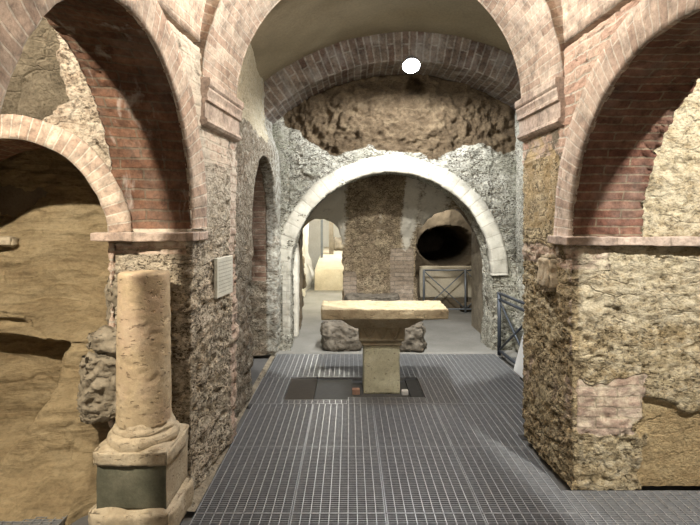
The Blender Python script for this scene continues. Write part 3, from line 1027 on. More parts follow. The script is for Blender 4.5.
# ---- inner chamber behind the back arch
sh = Sheet()
TH, Y = np.meshgrid(np.linspace(-0.05, pi + 0.05, 60), np.linspace(6.42, 7.4, 24), indexing='ij')
sh.grid(stack(0.487 + 1.42 * np.cos(TH), Y, 0.86 + 1.30 * np.sin(TH)), np.stack([Y, TH], -1), 0, False)
sh.build('ceiling_inner_vault', M_DARKROCK, disp=small_rough(0.03, 4), kind='structure')

def inner_y(X, Z):
    """the tufa pier flares into the vault above the two tunnels"""
    return 7.35 - 0.55 * sstep(1.15, 2.15, Z)


LT = (-0.46, 0.36, 1.22, 0.36)       # left tunnel: centre x, half width, spring z, rise
RT = (1.50, 0.54, 1.20, 0.52)        # right recess
PILLAR_TOP = 2.25


def mask_inner(V):
    x, y, z = V.T
    r = sstep(0.55, 0.62, x) * sstep(1.18, 1.10, z) * sstep(0.95, 0.9, x) + sstep(0.12, 0.08, x) * sstep(0.85, 0.75, z) * 0.9
    st = fbm(np.stack([x * 7, x * 0 + 3, z * 0.8], 1), 3, 71)
    b = sstep(0.9, 1.5, z) * (np.exp(-((x + 0.17) / 0.10) ** 2) + 0.9 * np.exp(-((x - 0.82) / 0.09) ** 2) + 0.7 * np.exp(-((x - 1.12) / 0.22) ** 2) * sstep(1.3, 1.6, z)
                              + 0.7 * np.exp(-((x + 0.5) / 0.2) ** 2) * sstep(1.35, 1.6, z)) + 0.25 * st * sstep(1.0, 1.4, z)
    return np.stack([np.clip(r, 0, 1), 0 * x, np.clip(b * 1.6, 0, 1)], 1)


sh = Sheet()
xs = np.unique(np.concatenate([np.linspace(-1.1, LT[0] - LT[1], 8), LT[0] + LT[1] * np.cos(np.linspace(pi, 0, 26)), np.linspace(LT[0] + LT[1], RT[0] - RT[1], 44),
                               RT[0] + RT[1] * np.cos(np.linspace(pi, 0, 34)), np.linspace(RT[0] + RT[1], 2.2, 8)]).round(6))


def hole_bottom(x):
    for (cx, w, zc, b) in (LT, RT):
        if abs(x - cx) < w - 1e-6:
            return zc + b * sqrt(max(0, 1 - ((x - cx) / w) ** 2))
    return None


def strip(x0, x1, za0, za1, zb, n, y_back):
    w = np.linspace(0, 1, n)
    return np.stack([np.stack([np.full(n, x0), inner_y(x0, za0 + (zb - za0) * w), za0 + (zb - za0) * w], 1),
                     np.stack([np.full(n, x1), inner_y(x1, za1 + (zb - za1) * w), za1 + (zb - za1) * w], 1)])


for i in range(len(xs) - 1):
    x0, x1 = xs[i], xs[i + 1]
    mid = (x0 + x1) / 2
    hit = None
    for (cx, w, zc, b) in (LT, RT):
        if abs(mid - cx) < w:
            hit = (cx, w, zc, b)
    f = lambda x: hit[2] + hit[3] * sqrt(max(0, 1 - ((x - hit[0]) / hit[1]) ** 2))
    if hit:
        g = strip(x0, x1, f(x0), f(x1), PILLAR_TOP, 30, 0)
        sh.grid(g, g[..., [0, 2]], 0)
        # tunnel soffit
        d = np.linspace(0, 1.0, 8)
        a0 = np.stack([np.full(8, x0), inner_y(x0, f(x0)) + d, np.full(8, f(x0))], 1)
        a1 = np.stack([np.full(8, x1), inner_y(x1, f(x1)) + d, np.full(8, f(x1))], 1)
        g = np.stack([a0, a1])
        sh.grid(g, g[..., [1, 0]], 1, True)
    else:
        zc = LT[2] if mid < 0.5 else RT[2]
        n_hi = 30
        g = strip(x0, x1, zc, zc, PILLAR_TOP, n_hi, 0)
        sh.grid(g, g[..., [0, 2]], 0)
        g = strip(x0, x1, 0.0, 0.0, zc, 34, 0)
        sh.grid(g, g[..., [0, 2]], 0)
for (cx, w, zc, b) in (LT, RT):
    for sg in (-1, 1):
        Z, D = np.meshgrid(np.linspace(0, zc, 34), np.linspace(0, 1.0, 8), indexing='ij')
        X = cx + sg * w + 0 * Z
        sh.grid(stack(X, inner_y(X, Z) + D, Z), np.stack([D, Z], -1), 1, sg > 0)
disp_i, cell_i = rubble((5, 5, 7), 0.012, 0.03, 0.014, 83)
sh.build('wall_inner_pier', [M_INNER, M_INNER], disp=disp_i, attrs=attr_fn(cell_i, mask_inner), kind='structure')
slab('wall_inner_left', (-1.05, 6.4, 0), (-0.80, 7.4, 2.2), M_GREYROCK)
slab('wall_inner_right', (1.78, 6.4, 0), (2.1, 7.4, 2.2), M_GREYROCK)

# ---- right recess: rock with a black hollow
sh = Sheet()
S, Z = np.meshgrid(np.linspace(0.85, 2.45, 110), np.linspace(0, 2.0, 120), indexing='ij')
q = np.sqrt(((S - 1.75) / 0.53) ** 2 + ((Z - 1.08) / 0.36) ** 2)
q = q + 0.05 * np.sin(S * 11) * np.sin(Z * 9)
Y = 9.05 + 3.0 * sstep(1.05, 0.88, q) - 0.15 * sstep(1.2, 2.0, Z)
sh.grid(stack(S, Y, Z), np.stack([S, Z], -1), 0)
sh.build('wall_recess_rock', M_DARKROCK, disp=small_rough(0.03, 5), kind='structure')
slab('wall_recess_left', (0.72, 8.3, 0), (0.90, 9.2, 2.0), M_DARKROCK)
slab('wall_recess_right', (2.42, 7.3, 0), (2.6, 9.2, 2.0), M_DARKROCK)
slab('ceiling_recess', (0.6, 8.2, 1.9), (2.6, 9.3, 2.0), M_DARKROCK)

# ---- left passage
sh = Sheet()
Y, Z = np.meshgrid(np.linspace(7.35, 14.0, 90), np.linspace(0, 2.6, 50), indexing='ij')
X = -1.02 + 0.05 * (Y - 7.35) * 0 - 0.02 * (Y - 7.35) + 0.16 * sstep(0.7, 0.0, Z)
sh.grid(stack(X, Y, Z), np.stack([Y, Z], -1), 0, False)
wall_passage = sh.build('wall_passage_left', M_PALEWALL, disp=lambda V, N: 0.06 * fbm(V * 2.5, 4, 31), kind='structure')
slab('wall_passage_right', (0.10, 8.3, 0), (0.72, 12.0, 2.6), M_PALEWALL)
slab('wall_far_room_right', (1.4, 12.0, 0), (1.6, 16.6, 3.2), M_PALEWALL)
slab('wall_far_room_left', (-3.2, 14.0, 0), (-3.0, 16.6, 3.2), M_PALEWALL)
slab('wall_far_room_near', (0.1, 12.0, 0), (1.6, 12.2, 3.2), M_PALEWALL)
slab('wall_far_room_end', (-3.2, 16.4, 0), (1.6, 16.6, 3.2), M_PALEWALL)
slab('ceiling_passage', (-1.6, 8.3, 2.3), (0.75, 12.0, 2.45), M_PALEWALL)
slab('ceiling_far_room', (-3.2, 12.0, 2.9), (1.6, 16.6, 3.05), M_PALEWALL)
sh = Sheet()
S, Z = np.meshgrid(np.linspace(-0.78, 0.12, 30), np.linspace(0, 1, 12), indexing='ij')
prof = np.array([(11.1, 0.0), (11.12, 0.10), (11.14, 0.25), (11.17, 0.36), (11.22, 0.44), (11.35, 0.47), (11.8, 0.50), (12.4, 0.56), (13.2, 0.62), (14.6, 0.70), (15.5, 0.72), (15.5, 0.0)])
Yp = np.repeat(prof[None, :, 0], 30, 0)
Zp = np.repeat(prof[None, :, 1], 30, 0)
sh.grid(stack(S, Yp, Zp), np.stack([S, Zp], -1), 0)
sh.build('floor_raised_passage', M_SAND, disp=small_rough(0.015, 3), kind='structure')

# ---- floors
slab('floor', (-3.5, -3.2, -0.30), (3.5, 5.86, -0.042), M_PIT)
sh = Sheet()
X, Y = np.meshgrid(np.linspace(-2.6, 2.7, 60), np.linspace(5.86, 16.6, 90), indexing='ij')
sh.grid(stack(X, Y, 0 * X), np.stack([X, Y], -1), 0)
sh.grid(stack(X, Y, -0.3 + 0 * X), np.stack([X, Y], -1), 0, True)
Xe, Ze = np.meshgrid(np.linspace(-2.6, 2.7, 60), np.array([-0.3, 0.0]), indexing='ij')
sh.grid(stack(Xe, 5.86 + 0 * Xe, Ze), np.stack([Xe, Ze], -1), 0)
sh.build('floor_concrete', M_CONCRETE, disp=lambda V, N: 0.008 * fbm(V * 2, 3, 4) * (V[:, 2] > -0.1), kind='structure')

# earth strips between the gratings and the walls
sh = Sheet()
Y, W = np.meshgrid(np.linspace(2.7, 5.86, 60), np.linspace(0, 1, 5), indexing='ij')
xl = np.where(Y < 3.66, wl(Y), XC) - 0.03
sh.grid(stack(xl + ((-0.83) - xl) * W * (Y < 3.66) + (Y >= 3.66) * 0.05 * W, Y, -0.002 - 0.01 * W), np.stack([Y, W], -1), 0, True)
sh.build('floor_edge_left', M_GREYROCK, disp=small_rough(0.005, 12), kind='structure')


# ================================================================== THINGS
# ---- steel grating panels
_grate = {}


def grating_mesh(w, l):
    key = (round(w, 3), round(l, 3))
    if key in _grate:
        return _grate[key]
    s = Sheet()
    h = 0.038
    e = 0.0045
    for lo, hi in (((0, 0), (w, e)), ((0, l - e), (w, l)), ((0, e), (e, l - e)), ((w - e, e), (w, l - e))):
        s.box((lo[0], lo[1], -h), (hi[0], hi[1], 0.0))
    n = max(2, round(w / 0.05))
    for i in range(1, n):
        x = w * i / n
        s.box((x - 0.0022, e, -h), (x + 0.0022, l - e, 0.0))
    m = max(2, round(l / 0.02))
    for j in range(1, m):
        y = l * j / m
        s.box((e, y - 0.0018, -0.026), (w - e, y + 0.0018, -0.0012))
    ob = s.build('grating_panel', M_STEEL, smooth=False, weld=False)
    _grate[key] = ob.data
    bpy.data.objects.remove(ob)
    return ob_data(key)


def ob_data(key):
    return _grate[key]


def grating(x0, x1, y0, y1, label):
    g = 0.006
    o = bpy.data.objects.new('grating_panel', grating_mesh(x1 - x0 - g, y1 - y0 - g))
    COL.objects.link(o)
    o.location = (x0 + g / 2, y0 + g / 2, 0)
    tag(o, label, 'floor grating', 'steel floor grating panels')
    return o


cols = [(-0.82, -0.31), (-0.31, 0.19), (0.19, 0.70), (0.70, 1.21)]
colname = ['along the left pier', 'left of the aisle centre', 'right of the aisle centre', 'along the right pier']
rows = [(1.90, 2.67), (2.67, 3.45), (3.45, 4.26)]
rowname = ['in the row nearest the camera', 'in the row between the two piers', 'in the row just before the altar']
for (y0, y1), rn in zip(rows, rowname):
    for (x0, x1), cn in zip(cols, colname):
        grating(x0, x1, y0, y1, 'steel floor grating %s, %s' % (cn, rn))
grating(-0.86, -0.58, 4.26, 4.98, 'narrow steel grating against the wall left of the altar')
grating(-0.58, -0.02, 4.26, 4.36, 'thin strip of steel grating before the dark plates')
grating(-0.02, 0.66, 4.26, 4.42, 'strip of steel grating at the foot of the altar pillar')
grating(0.66, 1.21, 4.26, 4.98, 'steel floor grating beside the altar, catching the lamp light')
grating(1.21, 1.66, 4.26, 4.98, 'steel floor grating before the white board, right of the altar')
grating(1.21, 1.66, 3.65, 4.26, 'steel floor grating behind the right pier')
for (x0, x1), cn in zip([(-0.84, -0.31), (-0.31, 0.19), (0.19, 0.70), (0.70, 1.21), (1.21, 1.68)],
                        ['below the left side arch', 'before the left rough block', 'before the right rough block', 'before the concrete path', 'along the dark railing']):
    grating(x0, x1, 4.98, 5.84, 'steel floor grating in the last row, ' + cn)
for i, (x0, x1) in enumerate([(1.21, 1.72), (1.72, 2.23), (2.23, 2.74)]):
    grating(x0, x1, 2.10, 2.895, 'steel floor grating in the right bay, ' + ['beside the corner of the pier', 'before the earth patch', 'at the outer wall'][i])
for i, (x0, x1) in enumerate([(-1.99, -1.48), (-2.5, -1.99)]):
    grating(x0, x1, 1.9, 2.72, 'steel floor grating before the tufa niche, ' + ['beside the column base', 'at the outer wall'][i])


def plate(lo, hi, mat, label):
    s = Sheet()
    s.box((0, 0, -0.04), (hi[0] - lo[0], hi[1] - lo[1], -0.012))
    o = s.build('floor_plate', mat, smooth=False)
    o.location = (lo[0], lo[1], 0)
    return tag(o, label, 'floor plate', 'dark cover plates around the altar')


M_PLATEB = plain_mat('brown_plate', (0.05, 0.04, 0.03), 0.75, 0.0, 0.4)
plate((-0.575, 4.37), (-0.32, 4.97), M_PLATEB, 'brown dark cover plate in the floor, farthest left of the altar pillar')
plate((-0.315, 4.37), (0.02, 4.97), M_PLATE, 'dark steel cover plate in the floor touching the altar pit')
plate((0.54, 4.43), (0.65, 4.97), M_PLATE, 'narrow dark cover plate in the floor right of the altar pillar')

s = Sheet()
s.box((-0.035, -0.03, 0), (0.035, 0.03, 0.05))
o = soften(s.build('loose_brick', M_REDBRICK, smooth=False), 0.006)
o.location = (0.055, 4.62, -0.042)
tag(o, 'pinkish brick piece in the pit at the altar foot', 'brick')
s = Sheet()
s.box((-0.03, -0.025, 0), (0.03, 0.025, 0.045))
o = soften(s.build('stone_chip', M_WHITE, smooth=False), 0.008)
o.location = (0.50, 4.60, -0.042)
tag(o, 'small white stone chip right of the altar foot', 'stone')


# ---- rough blocks helper
def chunk(V, seed):
    F1, F2, R = worley((V + 0.03 * fbm(V * 9, 2, seed)[:, None]) * np.array([7, 7, 11]), seed)
    return F2 - F1


def rough_block(name, lo, hi, mat, amp=0.02, freq=9, seed=11, parent=None, res=0.018, loc=(0, 0, 0), rz=0, roundness=0.06, rough=0.0):
    s = Sheet()
    lo, hi = np.array(lo, float), np.array(hi, float)
    s.box(lo, hi, 0, res)
    c, h = (lo + hi) / 2, (hi - lo) / 2

    def d(V, N):
        q = np.abs((V - c) / h)
        near = np.sort(q, 1)
        corner = sstep(0.72, 1.0, near[:, 1]) * sstep(0.72, 1.0, near[:, 2])
        return -roundness * corner * 0.5 + amp * fbm((V + np.array(loc)) * freq, 4, seed, 0.6) + rough * (fbm((V + np.array(loc)) * np.array([24, 24, 34]), 4, seed + 5, 0.7) + 0.8 * (sstep(0, 0.12, chunk(V, seed)) - 0.7))
    o = s.build(name, mat, parent, disp=d)
    o.location = loc
    o.rotation_euler = (0, 0, rz)
    return o


# ---- the antique column on its pedestal
colm = empty('stone_column', (-1.065, 2.68, -0.042), 'truncated travertine column on a dark stone pedestal before the left pier', 'column')
cz = 0.042
rough_block('bottom_plinth', (-0.225, -0.235, 0.0), (0.195, 0.15, 0.135 + cz), M_PLINTH, 0.012, 10, 21, colm, 0.016, roundness=0.05)
rough_block('pedestal', (-0.185, -0.20, 0.12 + cz), (0.165, 0.14, 0.345 + cz), M_PLINTH, 0.004, 10, 22, colm, 0.02, roundness=0.012)
ped = COL.objects['pedestal']
ped.data.materials.append(M_MOSS)
for p in ped.data.polygons:
    if p.normal.y < -0.6:
        p.material_index = 1
o = rough_block('pedestal_cap', (-0.205, -0.215, 0.335 + cz), (0.18, 0.15, 0.425 + cz), M_PLINTH, 0.010, 12, 23, colm, 0.014, roundness=0.035)
s = Sheet()
prof = [(0.0, 0.40), (0.165, 0.40), (0.172, 0.415), (0.176, 0.435), (0.172, 0.455), (0.160, 0.468), (0.148, 0.474), (0.150, 0.482), (0.148, 0.492), (0.138, 0.505), (0.132, 0.53), (0.0, 0.53)]
p2 = []
for (r0, z0), (r1, z1) in zip(prof[:-1], prof[1:]):
    for k in range(4):
        p2.append((r0 + (r1 - r0) * k / 4, z0 + (z1 - z0) * k / 4))
p2.append(prof[-1])
s.lathe(p2, 64)
o = s.build('torus_base', M_PLINTH, colm, disp=lambda V, N: 0.010 * fbm(V * 14, 4, 24))
o.location = (-0.015, -0.03, cz - 0.005)
s = Sheet()
zz = np.linspace(0.50, 1.268, 70)
prof = [(0.0, 0.49)] + [(0.136 - 0.008 * (z - 0.5) / 0.75, z) for z in zz] + [(0.122, 1.277), (0.08, 1.280), (0.0, 1.282)]
s.lathe(prof, 72)


def disp_col(V, N):
    d = 0.0014 * fbm(V * 5, 3, 25) + 0.002 * fbm(V * 30, 3, 26)
    v = fbm(V * np.array([22, 22, 34]), 2, 27)
    d -= 0.006 * sstep(0.55, 0.85, v)
    return d


o = s.build('shaft', M_COLUMN, colm, disp=disp_col)
o.location = (-0.015, -0.03, cz)
s = Sheet()

# ---- ragged masonry left of the column
o = rough_block('rubble_stone', (-0.16, -0.14, 0), (0.16, 0.16, 0.38), M_GREYROCK, 0.035, 6, 31, wbl, 0.010, (-1.36, 2.93, 0.42), 0.1, rough=0.016, roundness=0.08)
o['label'] = 'large jagged grey stone jutting from the pier behind the column'
o = rough_block('rubble_stone', (-0.12, -0.10, 0), (0.13, 0.12, 0.11), M_GREYROCK, 0.03, 11, 32, wbl, 0.012, (-1.36, 2.90, 0.81), -0.2, rough=0.016, roundness=0.05)
o['label'] = 'flat grey stone capping the jagged masonry left of the column shaft'
o = rough_block('rubble_stone', (-0.05, -0.05, 0), (0.12, 0.12, 0.30), M_GREYROCK, 0.025, 10, 33, wbl, 0.012, (-1.365, 2.95, 0.93), 0.0, rough=0.016, roundness=0.05)
o['label'] = 'upright ragged stone under the brick jamb above the flat grey stone'
o = rough_block('pale_stone', (-0.09, -0.08, 0), (0.09, 0.10, 0.075), M_PLINTH, 0.014, 9, 34, None, 0.014, (-2.44, 3.56, 1.36), 0.2, roundness=0.05)
tag(o, 'pale rounded stone lodged in the tufa of the niche', 'stone')

# ---- plaque on the left pier
pq = empty('wall_plaque', (wl(3.35) + 0.012, 3.35, 1.178), 'small pale inscribed plaque hung on the left pier', 'plaque', rz=math.atan(-0.096))
s = Sheet()
s.box((-0.012, -0.15, -0.128), (0.012, 0.15, 0.128))
soften(s.build('panel', M_PLAQUE, pq, smooth=False), 0.004)
s = Sheet()
rng = random.Random(3)
for r in range(9):
    z = 0.098 - r * 0.024
    y = -0.125
    while y < 0.10:
        l = rng.uniform(0.012, 0.038)
        s.box((0.0115, y, z - 0.003), (0.0128, min(y + l, 0.125), z + 0.003))
        y += l + 0.009
s.build('inscription', M_LETTER, pq, smooth=False, weld=False)

# ---- pale stone set in the right pier
o = rough_block('embedded_stone', (-0.045, -0.08, -0.11), (0.05, 0.09, 0.11), M_PLINTH, 0.02, 12, 41, wall_right, 0.014, (wr(3.16) - 0.015, 3.16, 1.22), 0, roundness=0.09)
o['label'] = 'pale angular stone set in the side of the right pier'

# ---- altar
alt = empty('stone_altar', (0.29, 4.62, -0.042), 'stone altar table with a thick slab on a carved pillar', 'altar')


def prism(sheet, sections, nseg=16):
    """square-section loft: (half_x, half_y, z, cx, cy)"""
    per = []
    m = nseg
    for (hx, hy, z, cx, cy) in sections:
        pts = []
        for k in range(m):
            pts.append((-hx + 2 * hx * k / m, -hy))
        for k in range(m):
            pts.append((hx, -hy + 2 * hy * k / m))
        for k in range(m):
            pts.append((hx - 2 * hx * k / m, hy))
        for k in range(m):
            pts.append((-hx, hy - 2 * hy * k / m))
        pts.append((-hx, -hy))
        per.append([(cx + x, cy + y, z) for x, y in pts])
    a = np.array(per).transpose(1, 0, 2)
    sheet.grid(a, np.stack([a[..., 0] + a[..., 1], a[..., 2]], -1), 0)
    for sec, fl in ((0, True), (-1, False)):
        hx, hy, z, cx, cy = sections[sec]
        X, Y = np.meshgrid(np.linspace(cx - hx, cx + hx, m + 1), np.linspace(cy - hy, cy + hy, m + 1), indexing='ij')
        sheet.grid(stack(X, Y, z + 0 * X), np.stack([X, Y], -1), 0, fl)


def lerp_sections(secs, step=0.02):
    out = []
    for a, b in zip(secs[:-1], secs[1:]):
        n = max(1, int(abs(b[2] - a[2]) / step))
        for k in range(n):
            out.append(tuple(a[i] + (b[i] - a[i]) * k / n for i in range(5)))
    out.append(secs[-1])
    return out


az = 0.042
s = Sheet()
prism(s, lerp_sections([(0.166, 0.15, 0.0, 0, 0.15), (0.164, 0.15, 0.40 + az, 0, 0.15)]), 20)
s.build('pillar', M_ALTAR, alt, disp=lambda V, N: 0.004 * fbm(V * 8, 3, 51) - 0.008 * sstep(0.6, 0.9, fbm(V * 30, 2, 52)))
s = Sheet()
prism(s, lerp_sections([(0.168, 0.155, 0.395 + az, 0, 0.15), (0.182, 0.17, 0.405 + az, 0, 0.15), (0.184, 0.172, 0.42 + az, 0, 0.15), (0.178, 0.166, 0.43 + az, 0, 0.15),
                        (0.190, 0.178, 0.445 + az, 0, 0.15), (0.206, 0.19, 0.452 + az, 0, 0.15), (0.208, 0.19, 0.585 + az, 0, 0.15)], 0.01), 20)
capital = s.build('capital', M_ALTARDARK, alt, disp=lambda V, N: 0.004 * fbm(V * 16, 3, 53))
# triangular leaf carving on the capital's front
s = Sheet()
for k in range(3):
    cx = -0.115 + 0.115 * k
    for sg in (-1, 1):
        n = 6
        w = np.linspace(0, 1, n)
        for (dx, t) in ((0.0, 0),):
            p0 = np.array([cx, -0.044, 0.475 + az])
            p1 = np.array([cx + sg * 0.055, -0.044, 0.575 + az])
            d = np.array([sg * 0.010, 0, -0.006])
            a = p0 - d + (p1 - p0) * w[:, None]
            b = p0 + d + (p1 - p0) * w[:, None]
            f = np.array([0, -0.012, 0])
            g = np.stack([a, (a + b) / 2 + f, b], 1)
            s.grid(g, g[..., [0, 2]], 0, sg > 0)
s.build('carving', M_ALTARDARK, capital, smooth=False)
s = Sheet()
prism(s, lerp_sections([(0.245, 0.19, 0.575 + az, 0.0, 0.14), (0.26, 0.20, 0.59 + az, 0.0, 0.14), (0.365, 0.235, 0.655 + az, 0.0, 0.13), (0.375, 0.24, 0.675 + az, 0, 0.13)], 0.012), 28)
s.build('corbel', M_SLAB, alt, disp=lambda V, N: 0.008 * fbm(V * 14, 4, 54))
s = Sheet()
pts = []
n, m = 70, 34
U, W = np.meshgrid(np.linspace(0, 1, n), np.linspace(0, 1, m), indexing='ij')
xf0, xf1, xb0, xb1 = -0.255 - 0.29, 0.865 - 0.29, -0.265 - 0.29, 0.885 - 0.29
xx = (xf0 + (xf1 - xf0) * U) * (1 - W) + (xb0 + (xb1 - xb0) * U) * W
yy = -0.17 + 0.52 * W
ztop, zbot = 0.76 + az, 0.665 + az
s.grid(stack(xx, yy, ztop + 0 * xx), np.stack([xx, yy], -1), 0)
s.grid(stack(xx, yy, zbot + 0.01 * U), np.stack([xx, yy], -1), 0, True)
zz = np.linspace(0, 1, 8)
for edge, fl in ((np.stack([xx[:, 0], yy[:, 0], 0.01 * U[:, 0]], 1), False), (np.stack([xx[:, -1], yy[:, -1], 0.01 * U[:, -1]], 1), True),
                 (np.stack([xx[0, :], yy[0, :], 0.01 * U[0, :]], 1), True), (np.stack([xx[-1, :], yy[-1, :], 0.01 * U[-1, :]], 1), False)):
    E = np.repeat(edge[:, None, :], 8, 1)
    E[..., 2] = (zbot + edge[:, None, 2]) * (1 - zz) + ztop * zz
    s.grid(E, np.stack([E[..., 0] + E[..., 1], E[..., 2]], -1), 0, fl)
s.build('slab', M_SLAB, alt, disp=lambda V, N: 0.009 * fbm(V * 9, 4, 55) - 0.006 * sstep(0.5, 0.9, fbm(V * 28, 2, 56)))

# ---- rough stone blocks behind the altar
o = rough_block('stone_block', (-0.24, -0.2, -0.02), (0.25, 0.2, 0.30), M_BLOCK, 0.04, 6, 61, None, 0.018, (-0.10, 6.15, 0.01), 0.05, rough=0.016, roundness=0.07)
tag(o, 'rough dark stone block on the floor behind the altar, left of its pillar', 'stone block')
o = rough_block('stone_block', (-0.22, -0.18, -0.02), (0.19, 0.2, 0.31), M_BLOCK, 0.045, 6, 67, None, 0.018, (0.70, 6.09, 0.01), -0.1, rough=0.016, roundness=0.07)
tag(o, 'rough dark stone block on the floor behind the altar, right of its pillar', 'stone block')
o = rough_block('stone_ledge', (-0.40, -0.2, 0), (0.36, 0.2, 0.50), M_BLOCK, 0.03, 6, 69, None, 0.02, (0.33, 7.12, 0.0), 0, roundness=0.05)
tag(o, 'long rough stone bench at the foot of the inner tufa pier', 'stone bench')

# ---- sarcophagus front in the recess
sar = empty('stone_sarcophagus', (1.78, 8.82, 0.0), 'pale stone coffin front behind the far railing', 'sarcophagus')
rough_block('front_slab', (-0.57, -0.06, 0.20), (0.57, 0.06, 0.745), M_SAND, 0.008, 6, 71, sar, 0.03, roundness=0.012)
rough_block('foot_beam', (-0.57, -0.04, 0.0), (0.57, 0.06, 0.20), M_DARKROCK, 0.01, 6, 72, sar, 0.03, roundness=0.012)
o = rough_block('dark_stone', (-0.12, -0.06, 0), (0.14, 0.06, 0.14), M_DARKROCK, 0.02, 8, 73, None, 0.02, (1.98, 8.56, 0.0), 0, roundness=0.04)
tag(o, 'low dark stone on the path by the foot of the far railing', 'stone')

# ---- pale upright slab at the mouth of the left passage
o = rough_block('upright_slab', (-0.06, -0.10, 0), (0.05, 0.10, 1.30), M_PALEWALL, 0.014, 5, 81, None, 0.025, (-0.735, 6.75, 0.0), 0, roundness=0.03)
tag(o, 'tall pale stone slab standing inside the left foot of the white arch', 'stone slab')
# dark rock rib behind it
o = rough_block('wall_rock_rib', (-0.10, -0.15, 0), (0.12, 0.2, 1.45), M_DARKROCK, 0.03, 4, 82, None, 0.03, (-0.80, 7.2, 0.0), 0, roundness=0.05)
o['kind'] = 'structure'
rng = random.Random(5)
for i, (yy_, zz_, w_) in enumerate([(8.6, 0.95, 0.10), (8.9, 0.66, 0.13), (9.3, 0.42, 0.12), (8.3, 0.20, 0.09), (9.6, 0.72, 0.10)]):
    rough_block('dark_stone', (-0.10, -w_, -w_), (0.10, w_, w_ * 1.3), M_DARKROCK, 0.03, 7, 90 + i, wall_passage, 0.03, (-0.98 + 0.16 * max(0, (0.7 - zz_) / 0.7), yy_, zz_), 0, roundness=0.06)
# posts and brace in the far room
for i, x in enumerate((-0.72, -0.50)):
    s = Sheet()
    s.box((-0.03 - 0.03 * i, -0.05, 0), (0.03 + 0.03 * i, 0.05, 2.9 - 0.58))
    o = s.build('wooden_post', M_RAIL if i == 0 else M_GREYROCK, smooth=False)
    o.location = (x, 12.9 + 0.6 * i, 0.58 + 0.04 * i)
    tag(o, ['thin dark post in the bright far room', 'broad grey post in the bright far room'][i], 'post')
for i, (x, y, r) in enumerate(((-0.32, 14.4, 0.16), (0.0, 15.05, 0.2))):
    o = rough_block('pale_stone', (-r, -0.15, 0), (r, 0.15, 0.36), M_GREYROCK, 0.04, 5, 97 + i, None, 0.04, (x, y, 0.68), 0.2, roundness=0.10)
    tag(o, ['grey stone on the raised floor of the far room, beside the post', 'grey stone on the raised floor of the far room, near the tunnel edge'][i], 'stone')


# ---- railings
def bar(sheet, a, b, r=0.012):
    a, b = np.array(a, float), np.array(b, float)
    d = (b - a) / np.linalg.norm(b - a)
    u = np.cross(d, (0, 0, 1.0))
    if np.linalg.norm(u) < 0.1:
        u = np.cross(d, (1.0, 0, 0))
    u /= np.linalg.norm(u)
    v = np.cross(d, u)
    th = np.linspace(0, 2 * pi, 9)
    ring = np.cos(th)[:, None] * u + np.sin(th)[:, None] * v
    g = np.stack([a + ring * r * 0.01, a + ring * r, b + ring * r, b + ring * r * 0.01], 1)
    sheet.grid(g, np.zeros(g.shape[:2] + (2,)), 0)


def railing(name, p0, p1, posts, h, mat, label, rails, braces, r=0.014):
    root = empty(name, (p0[0], p0[1], 0), label, 'railing')
    d = np.array([p1[0] - p0[0], p1[1] - p0[1], 0])
    for t in posts:
        s = Sheet()
        q = d * t
        bar(s, (q[0], q[1], 0), (q[0], q[1], h), r * 1.35)
        s.build('post', mat, root)
    for z in rails:
        s = Sheet()
        bar(s, (0, 0, z), (d[0], d[1], z), r)
        s.build('rail', mat, root)
    for (t0, z0, t1, z1) in braces:
        s = Sheet()
        a, b = d * t0, d * t1
        bar(s, (a[0], a[1], z0), (b[0], b[1], z1), r * 0.7)
        s.build('brace', mat, root)
    return root


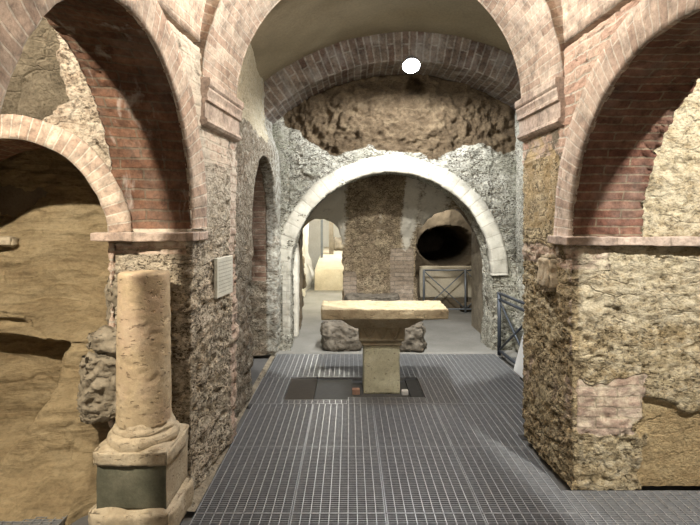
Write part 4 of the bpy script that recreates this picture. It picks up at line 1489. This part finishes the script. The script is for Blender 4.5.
railing('railing', (1.235, 8.45), (2.6, 8.45), (0.0, 0.51, 1.0), 0.72, M_RAIL, 'grey metal railing with crossed braces before the coffin',
        (0.71, 0.06), ((0, 0.06, 0.51, 0.70), (0, 0.70, 0.51, 0.06), (0.51, 0.06, 1, 0.70), (0.51, 0.70, 1, 0.06)), 0.014)
railing('railing', (1.715, 5.80), (1.78, 4.55), (0.0, 1.0), 0.72, M_RAILDARK, 'dark metal railing behind the right pier by the chamber wall',
        (0.71, 0.64, 0.05), ((0, 0.06, 0.75, 0.63), (0, 0.63, 0.75, 0.06), (0.75, 0.06, 1.0, 0.3)), 0.017)

# ---- white board leaning on the railing
brd = empty('sign_board', (1.69, 5.08, -0.002), 'white folded board standing on the grating behind the right pier', 'board')
s = Sheet()
g = np.array([[(0, 0.14, 0), (0, -0.14, 0)], [(0.055, 0.02, 0.40), (0.055, -0.02, 0.40)]])
g2 = g + np.array([0.008, 0, 0])
for a, fl in ((g, True), (g2, False)):
    s.grid(a, np.zeros((2, 2, 2)), 0, fl)
s.grid(np.stack([g[:, 0], g2[:, 0]], 1), np.zeros((2, 2, 2)), 0, False)
s.grid(np.stack([g[:, 1], g2[:, 1]], 1), np.zeros((2, 2, 2)), 0, True)
s.grid(np.stack([g[1], g2[1]], 1), np.zeros((2, 2, 2)), 0, False)
s.build('front_leaf', M_WHITE, brd, smooth=False)
s = Sheet()
s.grid(g * np.array([-1, 1, 1]) + np.array([0.118, 0, 0]), np.zeros((2, 2, 2)), 0, False)
s.grid(g * np.array([-1, 1, 1]) + np.array([0.110, 0, 0]), np.zeros((2, 2, 2)), 0, True)
s.build('rear_leaf', M_WHITE, brd, smooth=False)

# ---- floodlight
fl = empty('floodlight', (0.63, 5.20, 3.15), 'small bright floodlight fixed under the far brick arch', 'lamp')
s = Sheet()
s.lathe([(0.0, 0.09), (0.05, 0.09), (0.07, 0.06), (0.092, 0.0), (0.098, -0.01), (0.098, -0.022), (0.088, -0.022), (0.088, -0.012), (0.0, -0.012)], 32)
h = s.build('housing', M_LAMP, fl)
s = Sheet()
s.lathe([(0.0, -0.075), (0.03, -0.072), (0.055, -0.060), (0.075, -0.040), (0.086, -0.014), (0.0, -0.014)], 32)
l = s.build('lens', M_GLOW, fl)
for q in (h, l):
    q.rotation_euler = (math.radians(-35), 0, 0)
s = Sheet()
bar(s, (0, 0.03, 0.05), (0, 0.33, 0.16), 0.012)
s.build('bracket', M_LAMP, fl)
